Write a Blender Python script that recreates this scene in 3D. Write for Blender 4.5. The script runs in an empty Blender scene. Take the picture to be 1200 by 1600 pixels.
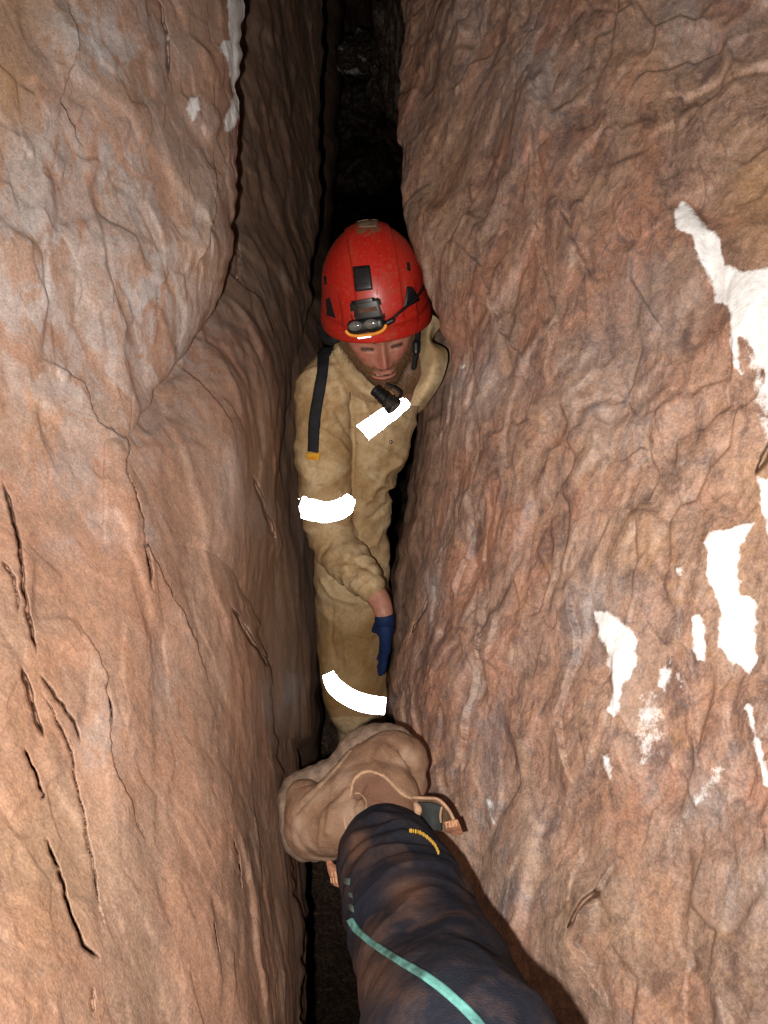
import bpy, bmesh, math, random
import numpy as np
from mathutils import Vector, Matrix
from mathutils.bvhtree import BVHTree

random.seed(4); rng = np.random.RandomState(7)
scn = bpy.context.scene
COL = scn.collection

# ------------------------------------------------------------------ camera
PITCH = math.radians(32.0)                       # looking down the squeeze
CAM = np.array([0.0, 0.0, 1.75])
F = 1295.0                                       # focal length in photo pixels (1200 x 1600)
cam_d = bpy.data.cameras.new('camera'); cam = bpy.data.objects.new('camera', cam_d); COL.objects.link(cam)
cam.location = CAM; cam.rotation_euler = (math.pi/2 - PITCH, 0, 0)
cam_d.sensor_fit = 'VERTICAL'; cam_d.sensor_height = 24.0; cam_d.lens = 24.0*F/1600.0
cam_d.clip_start = 0.02; cam_d.clip_end = 60
scn.camera = cam
RIGHT = np.array([1.0, 0, 0]); FWD = np.array([0, math.cos(PITCH), -math.sin(PITCH)]); UP = np.array([0, math.sin(PITCH), math.cos(PITCH)])

# ------------------------------------------------------------------ world: a cave, no daylight reaches it
w = bpy.data.worlds.new('World'); scn.world = w; w.use_nodes = True
bgn = w.node_tree.nodes['Background']
bgn.inputs['Color'].default_value = (1.0, 0.9, 0.8, 1); bgn.inputs['Strength'].default_value = 0.0

# ------------------------------------------------------------------ the flash of the camera, the only light down here
fl = bpy.data.lights.new('camera_flash', 'POINT'); fl.energy = 87.0; fl.shadow_soft_size = 0.007; fl.color = (1.0, 0.965, 0.91)
flo = bpy.data.objects.new('camera_flash', fl); COL.objects.link(flo)
flo.location = CAM + RIGHT*-0.042 + UP*-0.03 + FWD*0.01
vs = scn.view_settings
vs.view_transform = 'Standard'; vs.look = 'None'; vs.exposure = 0.0; vs.gamma = 1.0; vs.use_curve_mapping = False
scn.cycles.max_bounces = 6; scn.cycles.diffuse_bounces = 4; scn.cycles.use_denoising = True

# ------------------------------------------------------------------ maths helpers
def P(u, v, D):
    """photo position and distance in metres -> a point of the cave"""
    u = np.asarray(u, float); v = np.asarray(v, float); D = np.asarray(D, float)
    return (CAM + RIGHT*((u-600)/F*D)[..., None] + UP*(-(v-800)/F*D)[..., None] + FWD*D[..., None])
def proj(p):
    q = p-CAM; D = q@FWD
    return 600+F*(q@RIGHT)/D, 800-F*(q@UP)/D, D
def _hash(ix, iy, iz, seed):
    h = (ix*374761393 + iy*668265263 + iz*1274126177 + seed*974711) & 0xFFFFFFFF
    h = ((h ^ (h >> 13))*1103515245) & 0xFFFFFFFF
    h = ((h ^ (h >> 15))*1911520717) & 0xFFFFFFFF
    return h ^ (h >> 16)
GR = np.random.RandomState(3).normal(size=(256, 3)); GR = (GR/np.linalg.norm(GR, axis=1)[:, None]).astype(np.float32)
def noise(p, seed=0):
    """gradient noise, about -1..1"""
    p = np.asarray(p, np.float32); sh = p.shape[:-1]; p = p.reshape(-1, 3)
    i = np.floor(p).astype(np.int64); f = p-i
    s = f*f*f*(f*(f*6-15)+10)
    r = 0
    for dx in (0, 1):
        wx = s[:, 0] if dx else 1-s[:, 0]
        for dy in (0, 1):
            wy = s[:, 1] if dy else 1-s[:, 1]
            for dz in (0, 1):
                wz = s[:, 2] if dz else 1-s[:, 2]
                g = GR[_hash(i[:, 0]+dx, i[:, 1]+dy, i[:, 2]+dz, seed) & 255]
                r = r + wx*wy*wz*(g[:, 0]*(f[:, 0]-dx)+g[:, 1]*(f[:, 1]-dy)+g[:, 2]*(f[:, 2]-dz))
    return (r*1.6).reshape(sh)
def fbm(p, o=3, seed=0):
    a = 1; r = 0; t = 0
    for k in range(o):
        r = r+a*noise(p*(2.03**k), seed+k*17); t += a; a *= .5
    return r/t
def ridge(p, seed=0):
    return 1-np.abs(noise(p, seed))*2
def facets(p, seed=0, k=9.0):
    """chipped planes: every cell of a random lattice is its own slightly tilted face"""
    p = np.asarray(p, np.float32); i0 = np.floor(p).astype(np.int64); num = np.zeros(len(p), np.float32); den = np.zeros(len(p), np.float32)
    for dx in (-1, 0, 1):
        for dy in (-1, 0, 1):
            for dz in (-1, 0, 1):
                c = i0+np.array([dx, dy, dz]); h = _hash(c[:, 0], c[:, 1], c[:, 2], seed); h2 = (h*2654435761 >> 7) & 0xFFFF
                off = np.stack([(h & 1023)/1023., ((h >> 10) & 1023)/1023., ((h >> 20) & 1023)/1023.], 1).astype(np.float32)
                q = p-(c+off); d2 = (q*q).sum(1); w_ = np.exp(-k*d2)
                g = GR[h2 & 255]; num += w_*((g*q).sum(1)*1.1+((h2 >> 8)/255.-.5)*.9); den += w_
    return num/(den+1e-12)
def sstep(a, b, x):
    t = np.clip((x-a)/(b-a), 0, 1); return t*t*(3-2*t)
def poly_dist(u, v, pts):
    """distance in photo pixels from each vertex to a traced line"""
    best = np.full(u.shape, 1e9); along = np.zeros(u.shape)
    n = len(pts)-1
    for k in range(n):
        ax, ay = pts[k][:2]; bx, by = pts[k+1][:2]
        dx, dy = bx-ax, by-ay; L = dx*dx+dy*dy+1e-9
        t = np.clip(((u-ax)*dx+(v-ay)*dy)/L, 0, 1)
        d = np.hypot(u-ax-t*dx, v-ay-t*dy)
        m = d < best
        best = np.where(m, d, best); along = np.where(m, (k+t)/n, along)
    return best, along
def in_poly(u, v, pts):
    ins = np.zeros(u.shape, bool); n = len(pts)
    for k in range(n):
        x1, y1 = pts[k]; x2, y2 = pts[(k+1) % n]
        c = ((y1 > v) != (y2 > v)) & (u < (x2-x1)*(v-y1)/((y2-y1) if y2 != y1 else 1e-9)+x1)
        ins ^= c
    return ins
def poly_sdf(u, v, pts):
    d, _ = poly_dist(u, v, list(pts)+[pts[0]])
    return np.where(in_poly(u, v, pts), -d, d)

# ------------------------------------------------------------------ object helpers
def tag(o, label=None, cat=None, group=None, kind=None):
    if label: o['label'] = label
    if cat: o['category'] = cat
    if group: o['group'] = group
    if kind: o['kind'] = kind
    return o
def empty(name, loc, label, cat, group=None):
    o = bpy.data.objects.new(name, None); COL.objects.link(o); o.location = Vector(loc); o.empty_display_size = .05
    return tag(o, label, cat, group)
def link(name, me, mat, parent=None, smooth=True):
    o = bpy.data.objects.new(name, me); COL.objects.link(o)
    me.materials.clear()
    if mat: me.materials.append(mat)
    if smooth: me.polygons.foreach_set('use_smooth', [True]*len(me.polygons))
    if parent:
        o.parent = parent
        o.matrix_parent_inverse = Matrix.Translation(-parent.location) if parent.parent is None else Matrix()
    me.update()
    return o
def mesh(name, V, Fc):
    me = bpy.data.meshes.new(name)
    V = np.asarray(V, np.float32).reshape(-1, 3)
    if isinstance(Fc, np.ndarray):
        k = Fc.shape[1]; n = len(Fc)
        me.vertices.add(len(V)); me.vertices.foreach_set('co', V.ravel())
        me.loops.add(n*k); me.loops.foreach_set('vertex_index', Fc.astype(np.int32).ravel())
        me.polygons.add(n); me.polygons.foreach_set('loop_start', np.arange(0, n*k, k, dtype=np.int32))
        me.update(calc_edges=True)
    else:
        me.from_pydata(V.tolist(), [], Fc); me.update()
    return me
def gridfaces(nr, nc, flip=False, wrap=False):
    r, c = np.meshgrid(np.arange(nr-1), np.arange(nc if wrap else nc-1), indexing='ij')
    c2 = (c+1) % nc
    a = (r*nc+c).ravel(); b = (r*nc+c2).ravel(); d = ((r+1)*nc+c2).ravel(); e = ((r+1)*nc+c).ravel()
    return np.stack([a, e, d, b] if flip else [a, b, d, e], 1)
def attr(me, name, val):
    a = me.attributes.new(name, 'FLOAT', 'POINT'); a.data.foreach_set('value', np.asarray(val, np.float32).ravel())
def coords(me):
    a = np.empty(len(me.vertices)*3, np.float32); me.vertices.foreach_get('co', a); return a.reshape(-1, 3).astype(float)
def normals(me):
    a = np.empty(len(me.vertices)*3, np.float32); me.vertex_normals.foreach_get('vector', a); return a.reshape(-1, 3).astype(float)
def setco(me, V):
    me.vertices.foreach_set('co', np.asarray(V, np.float32).ravel()); me.update()

# ------------------------------------------------------------------ material helpers
class NT:
    def __init__(s, name):
        s.m = bpy.data.materials.new(name); s.m.use_nodes = True; s.t = s.m.node_tree; s.n = s.t.nodes
        s.b = s.n['Principled BSDF']; s.out = s.n['Material Output']
        s.tc = s.n.new('ShaderNodeTexCoord')
    def node(s, ty, **k):
        x = s.n.new(ty)
        for a, b in k.items(): setattr(x, a, b)
        return x
    def l(s, a, b): s.t.links.new(a, b)
    def mapping(s, scale=(1, 1, 1), rot=(0, 0, 0), src=None):
        x = s.node('ShaderNodeMapping'); x.inputs['Scale'].default_value = scale; x.inputs['Rotation'].default_value = rot
        s.l(src or s.tc.outputs['Object'], x.inputs['Vector']); return x.outputs[0]
    def noise(s, sc, det=4, rough=.55, vec=None, dist=0):
        x = s.node('ShaderNodeTexNoise'); x.inputs['Scale'].default_value = sc; x.inputs['Detail'].default_value = det
        x.inputs['Roughness'].default_value = rough; x.inputs['Distortion'].default_value = dist
        s.l(vec or s.tc.outputs['Object'], x.inputs['Vector']); return x.outputs[0]
    def ramp(s, f, stops):
        x = s.node('ShaderNodeValToRGB'); e = x.color_ramp.elements
        while len(e) < len(stops): e.new(.5)
        for k, (p, c) in enumerate(stops):
            e[k].position = p; e[k].color = (*c, 1) if hasattr(c, '__len__') else (c, c, c, 1)
        s.l(f, x.inputs[0]); return x.outputs[0]
    def mix(s, f, a, b, mode='MIX'):
        x = s.node('ShaderNodeMix', data_type='RGBA', blend_type=mode)
        for k, q in ((0, f), (6, a), (7, b)):
            if isinstance(q, (int, float)): x.inputs[k].default_value = q
            elif isinstance(q, tuple): x.inputs[k].default_value = (*q, 1)
            else: s.l(q, x.inputs[k])
        return x.outputs[2]
    def math(s, op, a, b=0.0):
        x = s.node('ShaderNodeMath', operation=op)
        for k, q in enumerate((a, b)):
            if isinstance(q, (int, float)): x.inputs[k].default_value = q
            else: s.l(q, x.inputs[k])
        return x.outputs[0]
    def at(s, name):
        x = s.node('ShaderNodeAttribute', attribute_name=name); return x.outputs['Fac']
    def bump(s, h, d, st=1.0, nrm=None):
        x = s.node('ShaderNodeBump'); x.inputs['Distance'].default_value = d; x.inputs['Strength'].default_value = st
        s.l(h, x.inputs['Height'])
        if nrm: s.l(nrm, x.inputs['Normal'])
        return x.outputs[0]
    def fin(s, col, rough=.6, nrm=None, spec=.5, metal=0):
        for k, q in (('Base Color', col), ('Roughness', rough), ('Specular IOR Level', spec), ('Metallic', metal)):
            if isinstance(q, (int, float)): s.b.inputs[k].default_value = q
            elif isinstance(q, tuple): s.b.inputs[k].default_value = (*q, 1)
            else: s.l(q, s.b.inputs[k])
        if nrm: s.l(nrm, s.b.inputs['Normal'])
        return s.m

def rock_material(name, red, brown, dark, pale, vein=.8, blot=1.0, grain=1.0):
    s = NT(name)
    tx = s.node('ShaderNodeTexNoise'); tx.inputs['Scale'].default_value = 4; tx.inputs['Detail'].default_value = 3; s.l(s.tc.outputs['Object'], tx.inputs['Vector'])
    wv = s.node('ShaderNodeVectorMath', operation='SCALE'); s.l(tx.outputs[1], wv.inputs[0]); wv.inputs['Scale'].default_value = .09
    add = s.node('ShaderNodeVectorMath', operation='ADD'); s.l(s.tc.outputs['Object'], add.inputs[0]); s.l(wv.outputs[0], add.inputs[1])
    dip = s.mapping((1, 1, 1), rot=(.36, 0, 0), src=add.outputs[0])
    st = s.mapping((1.6, 1.6, .8), src=dip)       # veins run down the wall
    st2 = s.mapping((1.2, 1.2, .45), src=dip)
    n1 = s.noise(5, 6, .6, st, .6); n2 = s.noise(13, 8, .68, st, 1.0); n3 = s.noise(2.6, 5, .55, add.outputs[0]); n4 = s.noise(75, 6, .72); n5 = s.noise(26, 5, .6, st, .3)
    n6 = s.noise(12, 5, .6, st2, .8); n7 = s.noise(34, 5, .6, add.outputs[0], 1.0); n8 = s.noise(300, 3, .6)
    c = s.mix(s.ramp(n1, [(.43, 0.0), (.57, 1.0)]), red, brown)
    c = s.mix(s.ramp(n3, [(.48, 0.0), (.62, .6*blot)]), c, pale)
    c = s.mix(s.ramp(n2, [(.50, 0.0), (.62, .80*blot)]), c, dark)
    c = s.mix(s.ramp(n7, [(.54, 0.0), (.68, .45*blot)]), c, (.36, .20, .10))
    c = s.mix(s.ramp(n7, [(.30, .45*blot), (.42, 0.0)]), c, (.20, .165, .15))
    v = s.math('ABSOLUTE', s.math('SUBTRACT', n6, .5))
    c = s.mix(s.ramp(v, [(.0, vein), (.035, 0.0)]), c, (.085, .045, .038))
    v2 = s.math('ABSOLUTE', s.math('SUBTRACT', n5, .47))
    c = s.mix(s.ramp(v2, [(.0, .5*vein), (.022, 0.0)]), c, (.42, .30, .21))
    g = s.at('grey')
    c = s.mix(s.math('MULTIPLY', g, s.ramp(n2, [(.42, .15), (.54, 1.0)])), c, (.52, .485, .475))
    o = s.at('ochre'); c = s.mix(o, c, (.42, .25, .12))
    c = s.mix(1.0, c, s.ramp(n4, [(.32, 1-.34*grain), (.68, 1+.22*grain)]), 'MULTIPLY')
    c = s.mix(1.0, c, s.ramp(n8, [(.35, .86), (.65, 1.12)]), 'MULTIPLY')
    ca = s.at('calcite')
    n9 = s.noise(38, 7, .75, st)
    edge = s.math('ADD', ca, s.math('ADD', s.math('MULTIPLY', s.math('SUBTRACT', n4, .5), .9), s.math('MULTIPLY', s.math('SUBTRACT', n9, .5), 1.3)))
    edge = s.math('MULTIPLY', edge, s.ramp(ca, [(.0, 0.0), (.06, 1.0)]))
    cm = s.ramp(edge, [(.34, 0.0), (.48, .35), (.78, 1.0)])
    c = s.mix(cm, c, s.ramp(n4, [(.35, (.74, .73, .72)), (.6, (.90, .90, .89))]))
    h0 = s.bump(n2, .003, .6); h1 = s.bump(n5, .0025, .7, h0); h2 = s.bump(n4, .0015*grain, .8, h1)
    h3 = s.bump(n8, .0007, .7, h2)
    r = s.ramp(n2, [(.3, .60), (.7, .40)]); r = s.mix(g, r, (.34, .34, .34)); r = s.mix(cm, r, (.7, .7, .7))
    return s.fin(c, r, h3, .45)

M = {}
M['rock'] = rock_material('rock', (.335, .172, .115), (.285, .185, .14), (.13, .078, .068), (.42, .27, .19), .45, 1.0, .85)
M['rock_left'] = rock_material('rock_left', (.41, .225, .148), (.365, .225, .158), (.26, .16, .118), (.46, .33, .25), .15, .55, .5)

# ------------------------------------------------------------------ cave walls
class Depth:
    """smooth distance field of a wall, from a few surveyed values"""
    def __init__(s, us, vs_, T):
        s.gu = np.arange(-400, 1601, 20.); s.gv = np.arange(-500, 2101, 20.)
        A = np.array([np.interp(s.gu, us, row) for row in T])
        B = np.array([np.interp(s.gv, vs_, A[:, k]) for k in range(len(s.gu))]).T
        for _ in range(14):
            B = (np.pad(B, ((1, 1), (0, 0)), 'edge')[:-2]+np.pad(B, ((1, 1), (0, 0)), 'edge')[2:]+2*B)/4
        for _ in range(3):
            B = (np.pad(B, ((0, 0), (1, 1)), 'edge')[:, :-2]+np.pad(B, ((0, 0), (1, 1)), 'edge')[:, 2:]+2*B)/4
        s.B = B
    def __call__(s, u, v):
        x = np.clip((u+400)/20, 0, len(s.gu)-1.001); y = np.clip((v+500)/20, 0, len(s.gv)-1.001)
        i = x.astype(int); j = y.astype(int); fx = x-i; fy = y-j
        return (s.B[j, i]*(1-fx)*(1-fy)+s.B[j, i+1]*fx*(1-fy)+s.B[j+1, i]*(1-fx)*fy+s.B[j+1, i+1]*fx*fy)
DL = Depth([-250, 0, 200, 375, 440, 500], [-300, 400, 900, 1600],
           [[1.12, 1.36, 1.58, 1.86, 2.15, 2.8], [.95, 1.15, 1.34, 1.60, 1.88, 2.4], [.80, .96, 1.12, 1.38, 1.72, 2.3], [.60, .72, .86, 1.03, 1.20, 1.6]])
DR = Depth([600, 700, 800, 950, 1200, 1450], [-300, 400, 900, 1600],
           [[2.35, 2.0, 1.75, 1.54, 1.36, 1.22], [1.66, 1.54, 1.42, 1.28, 1.10, 1.0], [1.62, 1.40, 1.26, 1.12, .96, .85], [1.32, 1.2, 1.1, 1.0, .85, .75]])

def sheet(edge, u0, depth, side, cols, rows, off=0.0, roll=.10, pw=1.7, back=.6, v0=-330, v1=1950, near=True, tuck=0, jag=6):
    """one slab of the wall: from its near side to the lip, round the lip and back into the rock"""
    v = np.linspace(v0, v1, rows)
    E = np.interp(v, [e[1] for e in edge], [e[0] for e in edge])
    ker = np.ones(9)/9; E = np.convolve(np.pad(E, 4, 'edge'), ker, 'valid')
    z1 = np.stack([v/55, v*0+u0, v*0], 1); E = E+jag*(noise(z1, 5)+.7*noise(z1*2.3, 6)+.10*noise(z1*6, 7))
    a = np.concatenate([np.linspace(0, 1, cols), 1+np.linspace(0, 1, max(20, cols//6))[1:]**1.4*.6])
    A, V = np.meshgrid(a, v); Eg = np.repeat(E[:, None], len(a), 1)
    Wd = Eg-u0
    fr = np.where(A <= 1, 1-np.abs(1-A)**pw, 1-np.abs(A-1)**pw*.9)
    U = u0+Wd*fr
    offv = np.interp(V, [o[0] for o in off], [o[1] for o in off]) if isinstance(off, list) else off
    Ac = np.minimum(A, 1)
    if isinstance(roll, list): roll = np.interp(V, [o[0] for o in roll], [o[1] for o in roll])
    tk = np.interp(V, [600, 700, 860, 960], [0, tuck, tuck, 0])*(1-sstep(0, .09, A))
    D = depth(U, V) if True else 0
    De = depth(Eg, V)
    D = np.where(A <= 1, D, De) + offv + roll*np.clip(Ac, 0, 1)**9 + np.maximum(A-1, 0)*back + tk
    pts = P(U, V, D)
    if near:       # the wall goes on past the photographer
        k = np.linspace(1, 0, 14)[:-1]
        p0 = pts[:, :1]
        ext = p0 + k[None, :, None]*np.array([side*.05, -1.6, .0])
        pts = np.concatenate([ext, pts], 1)
    Uf = proj(pts.reshape(-1, 3))[0].reshape(pts.shape[:2]); wl = 1-.4*np.exp(-((Uf-E[:, None])/42)**2)
    Ee = np.repeat(E[:, None], pts.shape[1], 1)
    return np.concatenate([pts, wl[..., None], Ee[..., None]], -1)

def rock_relief(p, n, amp=1.0, seed=0, lean=0.0, fold=1.0, iso=1.0):
    """folded, flowing limestone relief"""
    q = p.copy(); q[:, 1] = q[:, 1]+lean*q[:, 2]
    wv = np.stack([noise(p*4+11, seed), noise(p*4+37, seed+1), noise(p*3+71, seed+2)], 1)*.03
    q = (q+wv)*np.array([1, 1, iso])
    big = fbm(q*np.array([3.0, 3.0, 1.7]), 2, seed+5)
    fa = facets(q*np.array([10, 10, 4.6]), seed+8, 17)
    q2 = q+wv*.5
    fb = facets(q2*np.array([23, 23, 11]), seed+9, 20)
    f1 = noise(q*np.array([13, 13, 4.2]), seed+11)
    f2 = noise(q*np.array([30, 30, 8]), seed+12)
    f3 = ridge(q*np.array([52, 52, 15])+noise(p*15, seed)[:, None]*1.0, seed+13)
    f4 = fbm(q*np.array([95, 95, 60]), 2, seed+21)
    cut = -np.clip(.10-np.abs(noise(q*np.array([9, 9, 3.6]), seed+31)), 0, 1)/.10       # sharp creases
    patch = sstep(-.15, .35, noise(p*3.1, seed+41)); rough = fold*(.35+.65*patch)
    d = big*.034 + fa*.014*(.35+.65*fold) + fb*.0078*(.25+.75*rough) + f1*.005 + f2*.0016*(.4+.6*rough) + f3*.0011*rough + f4*.0008 + cut*.003*patch
    return d*amp

def finish_wall(name, sheets, mat, cracks, calcite, greys, ochres, seed, amp, lean, steps=(), fold=None):
    right = name.endswith('right')
    Vs = []; Fs = []; off = 0
    for pts in sheets:
        r, c = pts.shape[:2]
        Vs.append(pts.reshape(-1, 5)); Fs.append(gridfaces(r, c, flip=False)+off); off += r*c
    V = np.concatenate(Vs); Fc = np.concatenate(Fs); lipw = V[:, 3]; Et = V[:, 4]; V = V[:, :3].copy()
    me = mesh(name, V, Fc); N = normals(me)
    view = V-CAM; dist = np.linalg.norm(view, axis=1); view /= dist[:, None]
    sgn = np.where((N*view).sum(1) > 0, -1.0, 1.0)
    N = N*np.sign(N[:, :1]*(-1 if name.endswith('right') else 1)+1e-6)    # towards the slot
    u, v, D = proj(V)
    d = rock_relief(V, N, amp, seed, lean, fold(u, v) if fold else 1.0, 1.35 if right else 1.6)*lipw-(1-lipw)*.006
    ins = (D > .3)
    jit = noise(np.stack([u/22, v/22, D*0], 1), seed+51)*4
    jit2 = noise(np.stack([u/9, v/9, D*0], 1), seed+52)*2
    cal = np.zeros(len(V)); grey = np.zeros(len(V)); och = np.zeros(len(V))
    for pl, st, soft in calcite:
        sd = poly_sdf(u, v, pl)+jit*1.4+jit2
        cal = np.maximum(cal, st*sstep(soft+5, -soft-5, sd)*ins)
    for lst, arr in ((greys, grey), (ochres, och)):
        for (cu, cv, ru, rv, st) in lst:
            g = st*np.exp(-(((u-cu)/ru)**2+((v-cv)/rv)**2))*(.7+.5*noise(V*7, seed+61))
            arr[:] = np.maximum(arr, np.clip(g, 0, 1)*ins)
    if not right: cal *= (D < DL(u, v)+.09)
    d = d+cal*.001
    V2 = V+N*d[:, None]
    for pts, wd, dp in cracks:
        dd, al = poly_dist(u+jit*.8+jit2*.45, v, pts)
        taper = np.clip(np.minimum(al, 1-al)*8, 0, 1)
        brk = sstep(-.75, -.4, noise(np.stack([v/28, u/60, D*0+wd], 1), seed+77))
        g = np.exp(-(dd/(wd*.9*(.25+.75*taper)))**6)*taper*brk*ins*(D < 2.1)
        V2 = V2+view*(g*dp)[:, None]
    for pts, h, wd in steps:       # ledges: rock on the left of the line stands proud of the right
        dd, al = poly_dist(u+jit, v, pts)
        a = np.array(pts, float); side = u-np.interp(v, a[:, 1], a[:, 0])
        taper = np.clip(np.minimum(al, 1-al)*5, 0, 1)
        prof = np.where(side < 0, np.exp(-(dd/wd)**2), 0)*1.0
        prof = prof*sstep(0, 2.5, dd)
        V2 = V2+N*(prof*h*taper*ins)[:, None]
    o0 = 0; right = name.endswith('right')
    for pts in sheets:
        r, c = pts.shape[:2]; sl_ = slice(o0, o0+r*c); o0 += r*c
        W2 = V2[sl_].reshape(r, c, 3); uu, vv, DD = proj(W2); uu = np.where(DD > .3, uu, 1e4 if right else -1e4); Er = Et[sl_].reshape(r, c)[:, 0]
        ext = uu.min(1) if right else uu.max(1); dlt = Er-ext
        dlt = np.convolve(np.pad(dlt, 12, 'edge'), np.ones(25)/25, 'valid')
        wgt = np.exp(-np.maximum((uu-Er[:, None])*(1 if right else -1), 0)/150.)*(DD > .3)
        V2[sl_] = (W2+RIGHT*(dlt[:, None]*DD/F*wgt)[..., None]).reshape(-1, 3)
    setco(me, V2)
    attr(me, 'calcite', cal); attr(me, 'grey', grey); attr(me, 'ochre', och)
    o = link(name, me, mat); tag(o, kind='structure')
    return o

# left side: front slab, second slab, deep slab
edgeA = [(378, -330), (378, 0), (373, 150), (368, 300), (364, 400), (352, 440), (318, 510), (285, 560), (245, 605), (215, 660), (205, 720), (225, 790), (290, 830),
         (352, 860), (392, 950), (424, 1045), (424, 1120), (436, 1190), (444, 1235), (448, 1330), (462, 1390), (474, 1435), (472, 1520), (472, 1600), (470, 1950)]
edgeB = [(505, -330), (505, 0), (500, 200), (500, 330), (488, 420), (478, 500), (470, 540), (452, 620), (440, 700), (430, 760), (438, 850), (442, 950), (458, 1015),
         (452, 1090), (466, 1180), (470, 1260), (480, 1400), (478, 1600), (475, 1950)]
edgeC = [(540, -330), (535, 0), (530, 200), (520, 330), (505, 600), (500, 800), (505, 1000), (500, 1150), (500, 1300), (490, 1500), (490, 1950)]
LA = sheet(edgeA, -140, DL, -1, 380, 860, off=[(-300, -.08), (380, -.07), (500, -.03), (560, -.02), (660, -.01), (800, -.0), (900, -.01), (1600, -.04)], jag=9, roll=[(480, .07), (600, .03), (680, .02), (850, .02), (950, .07)])
LB = sheet(edgeB, 120, DL, -1, 165, 700, off=[(-300, .95), (350, .50), (460, .26), (540, .12), (600, .05), (650, .02), (700, -.012), (840, -.012), (920, .05), (1000, .12), (1600, .12)], roll=.12, near=False, tuck=.05)
LC = sheet(edgeC, 330, DL, -1, 70, 420, off=[(-300, 5), (350, 2.5), (470, .6), (560, .16), (900, .10), (1150, .16), (1300, 1.5), (1400, 2.5), (1600, 3)], roll=.5, back=2.5, near=False)
cracksL = [q_ for q_ in [([(0, 755), (12, 800), (25, 850), (32, 920), (48, 985), (55, 1020)], 3.2, .10), ([(0, 878), (18, 905), (28, 960)], 2.2, .05),
           ([(33, 1040), (50, 1085), (58, 1115), (72, 1150)], 4, .11), ([(62, 1050), (100, 1098), (122, 1130), (131, 1155)], 2.2, .07),
           ([(40, 1168), (58, 1200), (72, 1240)], 2.6, .09), ([(70, 1240), (75, 1243)], 5, .1), ([(75, 1305), (95, 1355), (112, 1420), (135, 1475), (165, 1495)], 3.2, .11),
           ([(70, 1080), (115, 1170), (125, 1230), (150, 1330), (172, 1442)], 1.8, .06), ([(165, 1070), (180, 1100), (186, 1130)], 1.8, .05),
           ([(190, 740), (212, 790), (216, 850), (230, 925)], 2.6, .09), ([(250, 0), (262, 50), (266, 115)], 2.6, .08),
           ([(360, 950), (395, 1005), (422, 1045)], 3.6, .10), ([(372, 380), (372, 420), (374, 440)], 3, .1),
           ([(360, 1310), (372, 1345), (375, 1390)], 1.6, .05), ([(328, 1440), (338, 1490)], 1.6, .05),
           ([(400, 740), (420, 800), (434, 840)], 3.2, .09), ([(150, 1540), (152, 1580)], 2.5, .05), ([(100, 1280), (140, 1380), (176, 1480)], 1.2, .03), ([(60, 1150), (90, 1230), (120, 1330), (150, 1420)], 1.1, .02), ([(70, 880), (78, 960), (110, 1040)], 1.2, .03), ([(240, 700), (270, 800), (330, 880), (360, 950)], 1.2, .02), ([(300, 1130), (340, 1180), (372, 1230)], 1.0, .015), ([(410, 1180), (430, 1240), (440, 1330)], 1.3, .02)] if q_[1] > 1.5]
whiteL = [([(360, -10), (390, -10), (392, 60), (396, 100), (388, 150), (376, 180), (360, 202), (355, 190), (366, 160), (372, 135), (360, 118), (357, 98), (343, 76), (348, 66), (362, 64), (360, 40)], 1.5, 3),
          ([(294, 154), (308, 152), (311, 172), (301, 188), (292, 172)], 1.2, 3), ([(278, 1190), (285, 1185), (272, 1215), (268, 1210)], .45, 5), ([(310, 195), (325, 210), (325, 228), (312, 215)], .4, 5)]
greyL = [(110, 330, 170, 200, 1.0), (80, 520, 150, 160, 1.1), (260, 450, 95, 180, 1.1), (310, 270, 60, 110, .6), (160, 60, 130, 100, .9), (350, 760, 30, 70, .5),  # upper patches paint the glossy sheen of the rock as pale grey
         (235, 820, 18, 35, .6), (160, 1160, 40, 70, .5), (120, 830, 60, 40, .5), (255, 1030, 30, 70, .4), (90, 740, 110, 50, .5), (460, 950, 30, 150, .4), (200, 690, 60, 60, .5)]
ochL = [(15, 90, 45, 120, .8), (330, 420, 60, 60, .35), (60, 1300, 120, 260, .3), (420, 900, 40, 200, .3), (40, 650, 60, 60, .35)]
stepsL = [([(105, 0), (120, 80), (95, 160), (140, 230)], .012, 40), ([(60, 560), (130, 600), (150, 660), (200, 700)], .01, 30), ([(205, 620), (190, 740), (225, 860), (280, 960), (340, 1080)], .012, 40),
          ([(120, 960), (170, 1060), (180, 1200), (240, 1330)], .008, 30), ([(300, 430), (330, 330), (340, 230)][::-1], .012, 35)]
finish_wall('rock_wall_left', [LA, LB, LC], M['rock_left'], cracksL, whiteL, greyL, ochL, 3, .5, -.45, stepsL, lambda u, v: .35+.65*sstep(820, 560, v))

# right side: one big face, and the recess behind its lip
edgeR = [(640, -330), (628, 0), (632, 60), (622, 150), (624, 230), (630, 330), (640, 375), (664, 440), (682, 495), (705, 545), (702, 600), (690, 660), (684, 740), (678, 800),
         (664, 860), (650, 930), (636, 990), (612, 1060), (612, 1110), (625, 1150), (640, 1200), (650, 1300), (655, 1450), (680, 1600), (700, 1950)]
edgeS = [(700, -330), (690, 0), (670, 150), (660, 330), (660, 500), (648, 700), (625, 830), (612, 900), (606, 1000), (604, 1100), (600, 1200), (600, 1400), (610, 1600), (620, 1950)]
RA = sheet(edgeR, 1290, DR, 1, 500, 860, off=0, roll=.06, pw=1.5)[:, ::-1]
RB = sheet(edgeS, 820, DR, 1, 70, 420, off=[(-300, 1.4), (350, 1.2), (520, .5), (800, .38), (950, .4), (1100, .5), (1300, 2.0), (1600, 3)], roll=.3, back=2.5, near=False)[:, ::-1]
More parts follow.
